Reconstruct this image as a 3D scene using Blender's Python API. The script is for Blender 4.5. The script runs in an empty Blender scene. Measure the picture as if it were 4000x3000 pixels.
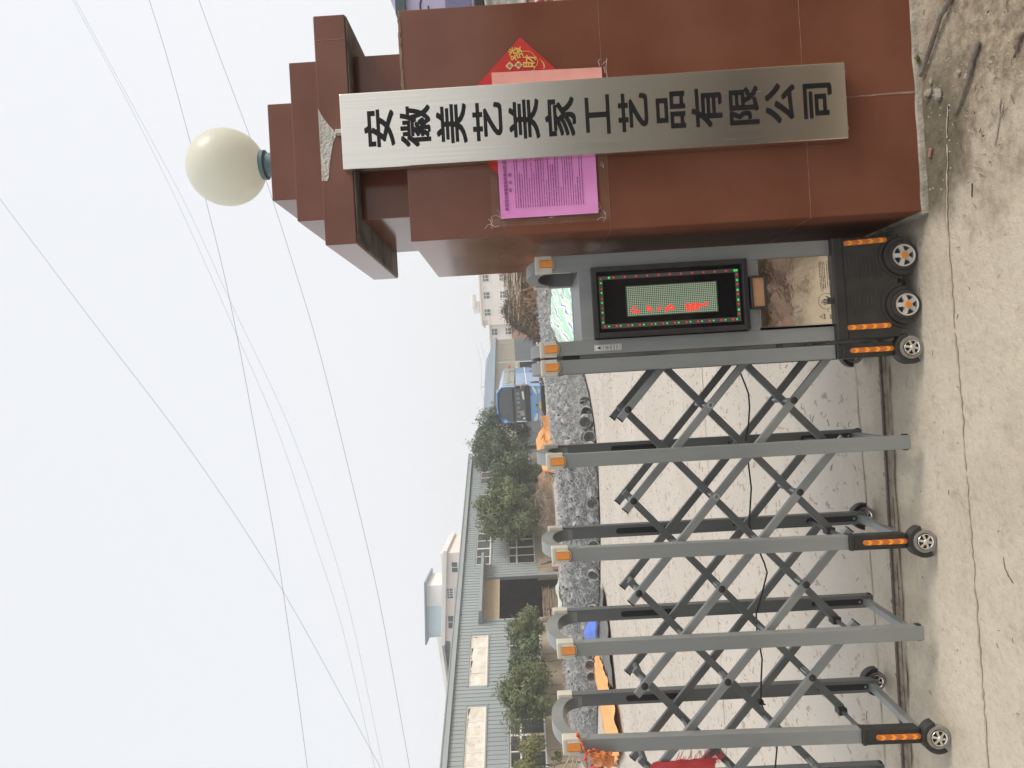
import bpy, bmesh, math, random
from mathutils import Vector, Matrix, noise
random.seed(7)
SC = bpy.context.scene
COL = SC.collection
R = math.radians
PI = math.pi

# ------------------------------------------------------------------ camera
cam = bpy.data.cameras.new("camera")
cam.sensor_fit = 'HORIZONTAL'; cam.sensor_width = 36.0; cam.lens = 25.2
cam.clip_start = 0.05; cam.clip_end = 4000
camo = bpy.data.objects.new("camera", cam); COL.objects.link(camo)
PITCH, ROLL, EYE = 0.016372, -0.056616, 1.64
_F = Vector((0, math.cos(PITCH), math.sin(PITCH)))
_U0 = Vector((0, -math.sin(PITCH), math.cos(PITCH)))
_R = Vector((1, 0, 0)) * math.cos(ROLL) + _U0 * math.sin(ROLL)
_U = Vector((1, 0, 0)) * -math.sin(ROLL) + _U0 * math.cos(ROLL)
# the phone was held on its side: image up is the world's right, image left is the world's up
mx = Matrix.Identity(4)
for i in range(3):
    mx[i][0] = -_U[i]; mx[i][1] = _R[i]; mx[i][2] = -_F[i]
mx[2][3] = EYE
camo.matrix_world = mx
SC.camera = camo

# ------------------------------------------------------------------ world, sun, exposure
SUN_EL, SUN_AZ = R(36), R(104)      # azimuth from +Y (straight ahead) towards +X (right)
w = bpy.data.worlds.new("World"); SC.world = w; w.use_nodes = True
nt = w.node_tree; nt.nodes.clear()
out = nt.nodes.new('ShaderNodeOutputWorld'); bg = nt.nodes.new('ShaderNodeBackground')
sky = nt.nodes.new('ShaderNodeTexSky'); sky.sky_type = 'NISHITA'; sky.sun_disc = False
sky.sun_elevation = SUN_EL; sky.sun_rotation = SUN_AZ
sky.air_density = 1.3; sky.dust_density = 8.0; sky.ozone_density = 1.5; sky.altitude = 0
hs = nt.nodes.new('ShaderNodeHueSaturation'); hs.inputs['Saturation'].default_value = 0.55
mixn = nt.nodes.new('ShaderNodeMix'); mixn.data_type = 'RGBA'; mixn.inputs[0].default_value = 0.70
mixn.inputs[7].default_value = (11.75, 11.95, 12.4, 1)      # the even overcast veil
nt.links.new(sky.outputs[0], hs.inputs['Color'])
nt.links.new(hs.outputs[0], mixn.inputs[6])
nt.links.new(mixn.outputs[2], bg.inputs['Color'])
bg.inputs['Strength'].default_value = 0.1
nt.links.new(bg.outputs[0], out.inputs['Surface'])
sl = bpy.data.lights.new("sun", 'SUN'); sl.energy = 2.2; sl.angle = R(22); sl.color = (1, .93, .83)
so = bpy.data.objects.new("sun", sl); COL.objects.link(so)
sd = Vector((math.sin(SUN_AZ) * math.cos(SUN_EL), math.cos(SUN_AZ) * math.cos(SUN_EL), math.sin(SUN_EL)))
so.rotation_euler = sd.to_track_quat('Z', 'Y').to_euler(); so.location = (10, 10, 30)
SC.view_settings.view_transform = 'Standard'; SC.view_settings.look = 'None'
SC.view_settings.exposure = 0.0; SC.view_settings.gamma = 1.0
SC.render.engine = 'CYCLES'
SC.cycles.max_bounces = 6; SC.cycles.volume_bounces = 1
SC.cycles.sample_clamp_indirect = 4.0

# ------------------------------------------------------------------ materials
def pmat(name, c, c2=None, scale=8.0, rough=0.6, metal=0.0, bump=0.0, bscale=None, spec=0.5, detail=6, lo=.35, hi=.65,
         stretch=None, emit=None, estr=0.0, trans=0.0, coat=0.0, rvar=0.0):
    m = bpy.data.materials.new(name); m.use_nodes = True
    n = m.node_tree.nodes; l = m.node_tree.links
    b = n['Principled BSDF']
    b.inputs['Roughness'].default_value = rough; b.inputs['Metallic'].default_value = metal
    b.inputs['Specular IOR Level'].default_value = spec
    b.inputs['Transmission Weight'].default_value = trans
    b.inputs['Coat Weight'].default_value = coat
    b.inputs['Base Color'].default_value = (*c, 1)
    tc = n.new('ShaderNodeTexCoord'); src = tc.outputs['Object']
    if stretch:
        mp = n.new('ShaderNodeMapping'); mp.inputs['Scale'].default_value = stretch
        l.new(src, mp.inputs[0]); src = mp.outputs[0]
    if c2 is not None or bump or rvar:
        nz = n.new('ShaderNodeTexNoise'); nz.inputs['Scale'].default_value = scale; nz.inputs['Detail'].default_value = detail
        l.new(src, nz.inputs['Vector'])
    if c2 is not None:
        cr = n.new('ShaderNodeValToRGB'); e = cr.color_ramp.elements
        e[0].position = lo; e[0].color = (*c, 1); e[1].position = hi; e[1].color = (*c2, 1)
        l.new(nz.outputs[0], cr.inputs[0]); l.new(cr.outputs[0], b.inputs['Base Color'])
    if rvar:
        mr = n.new('ShaderNodeMapRange'); mr.inputs[3].default_value = max(0, rough - rvar); mr.inputs[4].default_value = rough + rvar
        l.new(nz.outputs[0], mr.inputs[0]); l.new(mr.outputs[0], b.inputs['Roughness'])
    if bump:
        nb = n.new('ShaderNodeTexNoise'); nb.inputs['Scale'].default_value = bscale or scale * 4; nb.inputs['Detail'].default_value = 8
        l.new(src, nb.inputs['Vector'])
        bp = n.new('ShaderNodeBump'); bp.inputs['Strength'].default_value = bump; bp.inputs['Distance'].default_value = .02
        l.new(nb.outputs[0], bp.inputs['Height']); l.new(bp.outputs[0], b.inputs['Normal'])
    if emit:
        b.inputs['Emission Color'].default_value = (*emit, 1); b.inputs['Emission Strength'].default_value = estr
    return m

M = {}
def mk(k, *a, **kw): M[k] = pmat(k, *a, **kw); return M[k]
mk('granite', (.165, .061, .035), (.212, .084, .052), scale=3, rough=.13, rvar=.04, bump=.004, bscale=40, spec=.40)
def lower_matte(m):
    # the polish is mixed out to plain diffuse towards the bottom
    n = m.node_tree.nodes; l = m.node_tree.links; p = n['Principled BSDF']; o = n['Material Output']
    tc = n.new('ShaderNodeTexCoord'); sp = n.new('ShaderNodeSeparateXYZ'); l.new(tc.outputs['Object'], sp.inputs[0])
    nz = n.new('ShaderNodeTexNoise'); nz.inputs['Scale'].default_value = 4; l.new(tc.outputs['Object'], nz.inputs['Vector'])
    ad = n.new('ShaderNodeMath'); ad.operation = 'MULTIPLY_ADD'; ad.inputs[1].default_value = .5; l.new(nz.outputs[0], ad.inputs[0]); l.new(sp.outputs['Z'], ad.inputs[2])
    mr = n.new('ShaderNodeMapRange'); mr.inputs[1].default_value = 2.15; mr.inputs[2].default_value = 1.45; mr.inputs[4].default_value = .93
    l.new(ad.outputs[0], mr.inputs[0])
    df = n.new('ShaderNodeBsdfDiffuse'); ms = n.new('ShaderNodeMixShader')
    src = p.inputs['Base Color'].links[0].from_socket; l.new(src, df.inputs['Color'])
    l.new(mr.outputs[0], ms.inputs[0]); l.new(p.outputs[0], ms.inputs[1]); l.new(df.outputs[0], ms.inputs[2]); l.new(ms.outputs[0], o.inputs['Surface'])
lower_matte(M['granite'])
mk('grout', (.36, .24, .18), (.24, .14, .10), scale=20, rough=.9)
mk('mortar', (.40, .36, .29), (.25, .23, .18), scale=18, rough=.95, bump=.5)
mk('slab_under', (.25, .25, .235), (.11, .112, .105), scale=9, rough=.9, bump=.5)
mk('bare_cement', (.66, .63, .56), (.50, .47, .41), scale=22, rough=.95, bump=.8)
mk('steel_sign', (.78, .745, .67), (.75, .715, .64), scale=3, rough=.25, metal=1.0, stretch=(40, 40, .7), rvar=.05)
mk('sign_black', (.010, .010, .011), (.016, .016, .016), scale=30, rough=.5, spec=.25)
mk('steel_edge', (.30, .28, .25), rough=.4, metal=1.0)
mk('pink_paper', (.80, .27, .62), (.86, .33, .68), scale=6, rough=.75, bump=.06, bscale=14)
mk('salmon_paper', (.90, .42, .36), (.82, .36, .31), scale=8, rough=.8, bump=.05, bscale=14)
mk('red_paper', (.62, .028, .022), (.50, .018, .016), scale=8, rough=.45, bump=.05)
mk('gold_print', (.72, .42, .07), (.80, .55, .16), scale=40, rough=.4)
mk('gold_paper', (.80, .50, .22), rough=.5)
mk('purple_ink', (.16, .03, .16), rough=.8)
mk('tape', (.55, .36, .26), (.75, .66, .58), scale=30, rough=.12, spec=.8, lo=.45, hi=.75)
mk('globe_white', (.84, .835, .74), (.80, .80, .70), scale=5, rough=.32)
def milk_glass(m):     # a thin shell of opal glass: light passes through and scatters
    n = m.node_tree.nodes; l = m.node_tree.links; p = n['Principled BSDF']; tr_ = n.new('ShaderNodeBsdfTranslucent'); ms = n.new('ShaderNodeMixShader')
    tr_.inputs['Color'].default_value = (.95, .95, .87, 1); ms.inputs[0].default_value = .50
    l.new(p.outputs[0], ms.inputs[1]); l.new(tr_.outputs[0], ms.inputs[2]); l.new(ms.outputs[0], n['Material Output'].inputs['Surface'])
milk_glass(M['globe_white'])
mk('teal_collar', (.10, .19, .21), (.14, .23, .25), scale=20, rough=.5)
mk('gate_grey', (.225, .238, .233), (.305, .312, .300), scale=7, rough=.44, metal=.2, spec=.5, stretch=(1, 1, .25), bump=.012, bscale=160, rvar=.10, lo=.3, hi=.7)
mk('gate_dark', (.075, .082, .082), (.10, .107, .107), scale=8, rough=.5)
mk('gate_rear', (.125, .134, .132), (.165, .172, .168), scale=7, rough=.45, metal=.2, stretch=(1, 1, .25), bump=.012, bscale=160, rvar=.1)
mk('slot_black', (.016, .017, .017), rough=.6)
mk('black_plastic', (.020, .019, .018), (.034, .032, .030), scale=14, rough=.48, bump=.04, bscale=180)
mk('black_rubber', (.03, .028, .026), (.05, .047, .043), scale=30, rough=.85)
mk('grey_tyre', (.20, .185, .16), (.28, .26, .23), scale=30, rough=.7)
mk('cap_cream', (.56, .52, .42), (.64, .60, .50), scale=12, rough=.45)
mk('lens_orange', (.74, .25, .045), (.82, .31, .065), scale=70, rough=.25, coat=.4)
mk('reflector_base', (.50, .13, .025), (.60, .17, .035), scale=60, rough=.25, coat=.5)
mk('reflector_bright', (1.0, .34, .015), rough=.25, coat=.3)
mk('silver_rim', (.66, .65, .62), (.56, .55, .52), scale=20, rough=.35, metal=.5)
mk('chrome', (.80, .79, .76), rough=.14, metal=1.0)
mk('hub_orange', (.74, .26, .035), (.62, .22, .04), scale=40, rough=.35)
mk('rod_steel', (.34, .37, .37), rough=.35, metal=.8)
mk('mirror_steel', (.74, .68, .59), rough=.05, metal=1.0, bump=.05, bscale=14)
mk('display_glass', (.006, .006, .007), rough=.08, coat=.3)
mk('strip_grey', (.085, .085, .078), rough=.4)
mk('pcb_green', (.030, .075, .032), (.045, .095, .045), scale=20, rough=.5)
mk('dot_pale', (.58, .70, .52), rough=.4)
mk('led_red', (.9, .05, .03), rough=.3, emit=(1, .03, .02), estr=1.6)
mk('led_red_dim', (.55, .05, .04), rough=.3, emit=(1, .07, .05), estr=.32)
mk('led_green', (.05, .7, .1), rough=.3, emit=(.05, 1, .12), estr=.45)
mk('tan_panel', (.40, .21, .10), (.45, .25, .13), scale=18, rough=.55)
mk('sticker_white', (.72, .72, .68), rough=.5)
mk('print_dark', (.06, .05, .045), rough=.6)
mk('cable_black', (.018, .018, .018), rough=.6)
mk('rail_steel', (.12, .10, .095), (.17, .125, .10), scale=25, rough=.65, metal=.4)
mk('rust_dirt', (.24, .185, .135), (.36, .30, .23), scale=14, rough=.95, bump=.6)
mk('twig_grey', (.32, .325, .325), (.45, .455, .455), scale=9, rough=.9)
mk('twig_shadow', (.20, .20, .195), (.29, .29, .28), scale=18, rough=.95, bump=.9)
mk('stick_brown', (.26, .185, .125), (.42, .33, .245), scale=6, rough=.9)
mk('stick_dark', (.085, .068, .055), (.15, .12, .095), scale=6, rough=.95, bump=.7)
mk('straw', (.40, .27, .15), (.27, .15, .08), scale=10, rough=.9)
mk('orange_cloth', (.95, .44, .16), (.90, .39, .13), scale=3, rough=.85, bump=.15, bscale=5)
mk('grey_sheet', (.115, .11, .107), (.17, .165, .16), scale=5, rough=.6, bump=.2)
mk('blue_sheet', (.07, .16, .62), (.09, .20, .70), scale=4, rough=.45)
mk('clad', (.295, .330, .336), (.325, .360, .366), scale=1.2, rough=.5, spec=.3, stretch=(1, 1, .3))
mk('clad_trim', (.25, .285, .29), (.285, .32, .325), scale=3, rough=.5)
mk('plinth', (.36, .30, .225), (.26, .22, .165), scale=.9, rough=.95, bump=.3)
mk('window_frame', (.76, .69, .62), rough=.5)
mk('window_glass', (.035, .045, .045), (.06, .072, .07), scale=1.5, rough=.08, spec=.6)
mk('curtain', (.78, .73, .65), (.62, .57, .49), scale=1.6, rough=.85, bump=.9, bscale=2.6)
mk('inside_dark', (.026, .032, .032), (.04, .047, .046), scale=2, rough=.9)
mk('shutter', (.46, .36, .25), (.52, .42, .30), scale=3, rough=.6)
mk('white_wall', (.74, .73, .70), (.68, .67, .64), scale=.35, rough=.9)
mk('pink_wall', (.82, .73, .67), (.77, .68, .62), scale=.4, rough=.9)
mk('blue_wall', (.50, .60, .64), (.45, .55, .6), scale=.6, rough=.9)
mk('roof_blue', (.195, .25, .30), (.23, .285, .335), scale=.5, rough=.6)
mk('cream_clad', (.48, .46, .37), (.42, .40, .325), scale=1.1, rough=.6, stretch=(6, 6, .3))
mk('grey_clad', (.16, .185, .20), (.19, .21, .225), scale=1.5, rough=.6)
mk('brick_brown', (.30, .155, .105), (.35, .19, .135), scale=4, rough=.9)
mk('bus_blue', (.13, .32, .62), (.15, .35, .66), scale=1, rough=.22, coat=.5)
mk('bus_glass', (.035, .05, .055), (.055, .07, .07), scale=1.2, rough=.06, spec=.8)
mk('bus_window', (.24, .285, .25), (.32, .36, .32), scale=1.3, rough=.12, spec=.6)
mk('bus_black', (.016, .016, .017), rough=.6)
mk('plate_yellow', (.72, .46, .06), rough=.5)
mk('white_paint', (.78, .78, .76), rough=.5)
mk('curtain_red', (.62, .10, .08), rough=.8)
mk('bark', (.12, .095, .07), (.18, .145, .11), scale=9, rough=.95, bump=.7)
mk('stone', (.42, .38, .31), (.30, .27, .22), scale=12, rough=.95, bump=.4)
mk('dead_leaf', (.10, .065, .04), (.16, .11, .07), scale=30, rough=.9)
mk('weed', (.11, .15, .04), (.16, .19, .06), scale=20, rough=.7)
mk('red_cloth', (.58, .055, .06), (.68, .10, .10), scale=9, rough=.8)
mk('red_rope', (.66, .09, .03), (.74, .22, .08), scale=50, rough=.7)
mk('orange_rag', (.70, .22, .07), (.62, .38, .20), scale=12, rough=.8, bump=.5)
mk('lavender', (.50, .46, .66), (.56, .52, .71), scale=3, rough=.5)
mk('lavender_dark', (.20, .20, .36), rough=.5)
mk('teal_grey', (.075, .115, .12), rough=.5)
mk('ink_dark', (.05, .035, .06), rough=.6)
mk('plastic_sheet', (.62, .64, .58), (.46, .47, .42), scale=5, rough=.25, bump=.6)
mk('patterned_bag', (.40, .10, .10), (.75, .62, .55), scale=28, rough=.7, lo=.45, hi=.55)
mk('wire', (.16, .165, .19), rough=.7)
mk('pole_grey', (.40, .41, .43), rough=.8)

def leaf_mat(name, a, b, c):
    m = bpy.data.materials.new(name); m.use_nodes = True
    n = m.node_tree.nodes; l = m.node_tree.links; p = n['Principled BSDF']
    p.inputs['Roughness'].default_value = .55; p.inputs['Specular IOR Level'].default_value = .3
    tc = n.new('ShaderNodeTexCoord')
    nz = n.new('ShaderNodeTexNoise'); nz.inputs['Scale'].default_value = 1.4; nz.inputs['Detail'].default_value = 5
    l.new(tc.outputs['Object'], nz.inputs['Vector'])
    cr = n.new('ShaderNodeValToRGB'); e = cr.color_ramp.elements
    e[0].position = .30; e[0].color = (*a, 1); e[1].position = .72; e[1].color = (*c, 1)
    k = cr.color_ramp.elements.new(.5); k.color = (*b, 1)
    l.new(nz.outputs[0], cr.inputs[0]); l.new(cr.outputs[0], p.inputs['Base Color'])
    M[name] = m
leaf_mat('leaf_dark', (.050, .078, .040), (.088, .125, .060), (.150, .182, .085))
leaf_mat('leaf_olive', (.070, .098, .044), (.130, .160, .068), (.215, .225, .095))
leaf_mat('leaf_yellow', (.105, .120, .045), (.17, .175, .065), (.22, .205, .085))

def ground_mat():
    m = bpy.data.materials.new('concrete_ground'); m.use_nodes = True
    n = m.node_tree.nodes; l = m.node_tree.links; b = n['Principled BSDF']
    b.inputs['Roughness'].default_value = .9; b.inputs['Specular IOR Level'].default_value = .25
    tc = n.new('ShaderNodeTexCoord'); P = tc.outputs['Object']
    sp = n.new('ShaderNodeSeparateXYZ'); l.new(P, sp.inputs[0])
    def noise_(scale, detail=6, vec=P, rough=.6):
        z = n.new('ShaderNodeTexNoise'); z.inputs['Scale'].default_value = scale; z.inputs['Detail'].default_value = detail
        z.inputs['Roughness'].default_value = rough
        l.new(vec, z.inputs['Vector']); return z.outputs[0]
    def ramp(v, stops):
        r = n.new('ShaderNodeValToRGB'); e = r.color_ramp.elements
        e[0].position, e[0].color = stops[0][0], (*stops[0][1], 1)
        e[1].position, e[1].color = stops[-1][0], (*stops[-1][1], 1)
        for p_, c_ in stops[1:-1]:
            k = r.color_ramp.elements.new(p_); k.color = (*c_, 1)
        l.new(v, r.inputs[0]); return r.outputs[0]
    def mix(f, a, c, mode='MIX'):
        x = n.new('ShaderNodeMix'); x.data_type = 'RGBA'; x.blend_type = mode
        if isinstance(f, float): x.inputs[0].default_value = f
        else: l.new(f, x.inputs[0])
        for i, v in ((6, a), (7, c)):
            if isinstance(v, tuple): x.inputs[i].default_value = (*v, 1)
            else: l.new(v, x.inputs[i])
        return x.outputs[2]
    def maprange(v, a, c, d=0., e=1.):
        r = n.new('ShaderNodeMapRange'); r.inputs[1].default_value = a; r.inputs[2].default_value = c
        r.inputs[3].default_value = d; r.inputs[4].default_value = e; l.new(v, r.inputs[0]); return r.outputs[0]
    def math_(op, a, c):
        r = n.new('ShaderNodeMath'); r.operation = op
        for i, v in ((0, a), (1, c)):
            if isinstance(v, (int, float)): r.inputs[i].default_value = v
            else: l.new(v, r.inputs[i])
        return r.outputs[0]
    base = ramp(noise_(1.3, 7, rough=.65), [(.3, (.45, .39, .30)), (.45, (.525, .46, .362)), (.55, (.565, .50, .397)), (.7, (.62, .555, .45))])
    fine = ramp(noise_(30, 10, rough=.72), [(.33, (.74, .72, .69)), (.5, (1, 1, 1)), (.70, (1.08, 1.07, 1.06))])
    c = mix(.55, base, fine, 'MULTIPLY')
    # blotches and scaling of the worn surface
    spots = ramp(noise_(7, 6, rough=.7), [(.56, (1, 1, 1)), (.64, (.86, .845, .82)), (.72, (.72, .70, .67))])
    c = mix(.8, c, spots, 'MULTIPLY')
    specks = ramp(noise_(42, 2), [(.67, (1, 1, 1)), (.74, (.55, .48, .41))])
    c = mix(.5, c, specks, 'MULTIPLY')
    # yard concrete beyond the rail: paler, littered with bits of twig
    yard = ramp(noise_(.6, 6), [(.3, (.485, .44, .378)), (.7, (.565, .517, .45))])
    sm = n.new('ShaderNodeMapping'); sm.inputs['Scale'].default_value = (1.0, .55, 1); l.new(P, sm.inputs[0])
    bits = ramp(noise_(14, 3, vec=sm.outputs[0], rough=.7), [(.595, (1, 1, 1)), (.64, (.60, .50, .42))])
    yard = mix(.8, yard, bits, 'MULTIPLY')
    c = mix(maprange(sp.outputs['Y'], 3.3, 3.9), c, yard)
    # earth drifted against the pillar foot
    jitter = math_('MULTIPLY', math_('SUBTRACT', noise_(3.5, 8), .5), 1.5)
    fx = maprange(math_('ADD', sp.outputs['X'], jitter), .45, .90)
    fy = maprange(math_('ADD', sp.outputs['Y'], jitter), 3.4, 2.6)
    f = math_('MULTIPLY', fx, fy)
    dirt = ramp(noise_(19, 10, rough=.75), [(.33, (.10, .078, .052)), (.46, (.22, .175, .12)), (.56, (.33, .27, .19)), (.70, (.47, .40, .30))])
    c = mix(math_('MULTIPLY', f, .92), c, dirt)
    # moss and damp soil right along the foot
    d2 = maprange(math_('ADD', sp.outputs['Y'], math_('MULTIPLY', jitter, .30)), 2.57, 2.69)
    d3 = maprange(math_('ADD', sp.outputs['X'], math_('MULTIPLY', jitter, .3)), .46, .62)
    moss = ramp(noise_(20, 8), [(.3, (.065, .057, .036)), (.7, (.16, .138, .09))])
    d4 = maprange(math_('ADD', sp.outputs['X'], math_('MULTIPLY', jitter, .3)), 1.25, .95)
    c = mix(math_('MULTIPLY', math_('MULTIPLY', math_('MULTIPLY', d2, d3), d4), .85), c, moss)
    verge = ramp(noise_(7, 8), [(.3, (.055, .045, .030)), (.55, (.11, .085, .055)), (.75, (.19, .15, .095))])
    c = mix(maprange(math_('ADD', sp.outputs['Y'], math_('MULTIPLY', jitter, .2)), 1.42, 1.25), c, verge)
    c = mix(math_('MULTIPLY', maprange(math_('ADD', sp.outputs['Y'], math_('MULTIPLY', jitter, .1)), 2.16, 2.02), maprange(sp.outputs['X'], .55, .8)), c, verge)  # verge colour extended out of view, added to darken the name board's reflection
    c4 = maprange(sp.outputs['Y'], 90, 160)
    c = mix(c4, c, (.40, .38, .34))
    l.new(c, b.inputs['Base Color'])
    h = math_('ADD', noise_(30, 9, rough=.7), math_('MULTIPLY', noise_(6, 6), .8))
    bp = n.new('ShaderNodeBump'); bp.inputs['Strength'].default_value = .55; bp.inputs['Distance'].default_value = .02
    l.new(h, bp.inputs['Height']); l.new(bp.outputs[0], b.inputs['Normal'])
    return m
M['ground'] = ground_mat()

# ------------------------------------------------------------------ mesh helpers
class MB:
    """collects shapes; build() links them as ONE mesh object"""
    def __init__(s): s.v = []; s.f = []
    def add(s, vs, fs):
        o = len(s.v); s.v.extend([tuple(p) for p in vs]); s.f.extend([tuple(i + o for i in q) for q in fs]); return s
    def box(s, x0, x1, y0, y1, z0, z1):
        return s.add([(x0,y0,z0),(x1,y0,z0),(x1,y1,z0),(x0,y1,z0),(x0,y0,z1),(x1,y0,z1),(x1,y1,z1),(x0,y1,z1)],
                     [(0,3,2,1),(4,5,6,7),(0,1,5,4),(1,2,6,5),(2,3,7,6),(3,0,4,7)])
    def quad(s, a, b, c, d): return s.add([a, b, c, d], [(0, 1, 2, 3)])
    def prism(s, poly, y0, y1):            # polygon in XZ pushed along Y
        n = len(poly)
        vs = [(x, y0, z) for x, z in poly] + [(x, y1, z) for x, z in poly]
        return s.add(vs, [tuple(range(n)), tuple(range(2*n-1, n-1, -1))] + [(i, n+i, n+(i+1) % n, (i+1) % n) for i in range(n)])
    def prism_yz(s, poly, x0, x1):
        n = len(poly)
        vs = [(x0, y, z) for y, z in poly] + [(x1, y, z) for y, z in poly]
        return s.add(vs, [tuple(range(n)), tuple(range(2*n-1, n-1, -1))] + [(i, n+i, n+(i+1) % n, (i+1) % n) for i in range(n)])
    def bar(s, p0, p1, w_, t, up=(0, 1, 0)):   # box along p0-p1; t across 'up', w_ across the third axis
        p0, p1 = Vector(p0), Vector(p1); d = (p1 - p0).normalized(); u = Vector(up); u = (u - d * u.dot(d)).normalized(); q = d.cross(u)
        vs = [p + u * (sy * t / 2) + q * (sx * w_ / 2) for p in (p0, p1) for sx, sy in ((-1,-1),(1,-1),(1,1),(-1,1))]
        return s.add(vs, [(0,1,2,3),(7,6,5,4),(0,4,5,1),(1,5,6,2),(2,6,7,3),(3,7,4,0)])
    def tube(s, pts, r, n=6, r2=None, cap=True):
        pts = [Vector(p) for p in pts]; k = len(pts); vs = []; fs = []
        up = Vector((0, 0, 1))
        for i, p in enumerate(pts):
            d = (pts[min(i+1, k-1)] - pts[max(i-1, 0)]).normalized()
            u = up - d * up.dot(d)
            if u.length < .05: u = Vector((1, 0, 0)) - d * d.x
            u.normalize(); q = d.cross(u)
            rr = r if r2 is None else r + (r2 - r) * i / (k - 1)
            vs += [p + (u * math.cos(2*PI*j/n) + q * math.sin(2*PI*j/n)) * rr for j in range(n)]
        for i in range(k-1):
            for j in range(n): fs.append((i*n+j, i*n+(j+1) % n, (i+1)*n+(j+1) % n, (i+1)*n+j))
        if cap and n > 2: fs += [tuple(range(n-1, -1, -1)), tuple((k-1)*n+j for j in range(n))]
        return s.add(vs, fs)
    def lathe(s, prof, c=(0, 0, 0), axis='z', n=24, a0=0, a1=2*PI):   # prof: (radius, height) pairs
        full = abs(a1 - a0 - 2*PI) < 1e-6; m = n if full else n + 1; vs = []; fs = []
        for r, h in prof:
            for j in range(m):
                a = a0 + (a1 - a0) * j / n; x, y = r * math.cos(a), r * math.sin(a)
                vs.append({'z': (c[0]+x, c[1]+y, c[2]+h), 'y': (c[0]+x, c[1]+h, c[2]+y), 'x': (c[0]+h, c[1]+x, c[2]+y)}[axis])
        for i in range(len(prof)-1):
            for j in range(n): fs.append((i*m+j, i*m+(j+1) % m, (i+1)*m+(j+1) % m, (i+1)*m+j))
        return s.add(vs, fs)
    def disc(s, c, r, axis='y', n=20):
        vs = [];
        for j in range(n):
            a = 2*PI*j/n; x, y = r*math.cos(a), r*math.sin(a)
            vs.append({'y': (c[0]+x, c[1], c[2]+y), 'z': (c[0]+x, c[1]+y, c[2]), 'x': (c[0], c[1]+x, c[2]+y)}[axis])
        return s.add(vs, [tuple(range(n))])
    def cyl(s, c, r, h, axis='y', n=18): return s.lathe([(0, 0), (r, 0), (r, h), (0, h)], c, axis, n)
    def grid(s, fn, nu, nv):
        vs = [fn(i / nu, j / nv) for i in range(nu+1) for j in range(nv+1)]
        return s.add(vs, [(i*(nv+1)+j, (i+1)*(nv+1)+j, (i+1)*(nv+1)+j+1, i*(nv+1)+j+1) for i in range(nu) for j in range(nv)])
    def build(s, name, mat, parent=None, smooth=False, bevel=0, solid=0, weld=False, loc=None, rot=None):
        me = bpy.data.meshes.new(name); me.from_pydata(s.v, [], s.f)
        bm = bmesh.new(); bm.from_mesh(me)
        if weld: bmesh.ops.remove_doubles(bm, verts=bm.verts, dist=1e-5)
        bmesh.ops.recalc_face_normals(bm, faces=bm.faces); bm.to_mesh(me); bm.free()
        if mat: me.materials.append(M[mat] if isinstance(mat, str) else mat)
        if smooth:
            for p in me.polygons: p.use_smooth = True
        o = bpy.data.objects.new(name, me); COL.objects.link(o)
        if parent: o.parent = parent
        if loc: o.location = loc
        if rot: o.rotation_euler = rot
        if solid:
            md = o.modifiers.new('s', 'SOLIDIFY'); md.thickness = solid; md.offset = 0
        if bevel:
            md = o.modifiers.new('b', 'BEVEL'); md.width = bevel; md.segments = 2; md.limit_method = 'ANGLE'; md.angle_limit = R(40)
        return o

def tag(o, label=None, cat=None, group=None, kind=None):
    if label: o['label'] = label
    if cat: o['category'] = cat
    if group: o['group'] = group
    if kind: o['kind'] = kind
    return o
def empty(name, loc=(0, 0, 0), rz=0.0):
    o = bpy.data.objects.new(name, None); COL.objects.link(o); o.location = loc; o.rotation_euler = (0, 0, rz)
    o.empty_display_size = .2; return o
def copy_tree(o, parent=None):
    c = o.copy(); COL.objects.link(c)
    if parent: c.parent = parent
    for ch in list(o.children): copy_tree(ch, c)
    return c

def text_geo(body, offset=0.0, res=3):
    """outline of the lettering as flat vertices and faces, in em units"""
    c = bpy.data.curves.new('lettering', 'FONT'); c.body = body; c.size = 1.0; c.offset = offset; c.resolution_u = res
    o = bpy.data.objects.new('lettering', c); COL.objects.link(o)
    bpy.context.view_layer.update()
    dg = bpy.context.evaluated_depsgraph_get()
    me = bpy.data.meshes.new_from_object(o.evaluated_get(dg))
    vs = [tuple(v.co) for v in me.vertices]; fs = [tuple(p.vertices) for p in me.polygons]
    bpy.data.objects.remove(o); bpy.data.curves.remove(c); bpy.data.meshes.remove(me)
    return vs, fs
def text_on(mb, body, x, z, y, sx, sz, rot=0.0, offset=0.0, center=True):
    """lettering standing in the XZ plane at depth y, facing -Y"""
    vs, fs = text_geo(body, offset)
    if not vs: return
    if center:
        cx = (min(v[0] for v in vs) + max(v[0] for v in vs)) / 2; cz = .38
    else: cx = cz = 0
    c, s_ = math.cos(rot), math.sin(rot); o = []
    for vx, vy, _ in vs:
        a, b = (vx - cx) * sx, (vy - cz) * sz
        o.append((x + a * c - b * s_, y, z + a * s_ + b * c))
    mb.add(o, fs)

class Fr:      # a place's own axes: origin on the ground and a turn about the vertical
    def __init__(s, ox, oy, a): s.ox, s.oy, s.a, s.c, s.s = ox, oy, a, math.cos(a), math.sin(a)
    def w(s, x, y, z=0.0): return Vector((s.ox + x*s.c - y*s.s, s.oy + x*s.s + y*s.c, z))
    def empty(s, name): return empty(name, (s.ox, s.oy, 0), s.a)
HAZE = 0.0018
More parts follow.
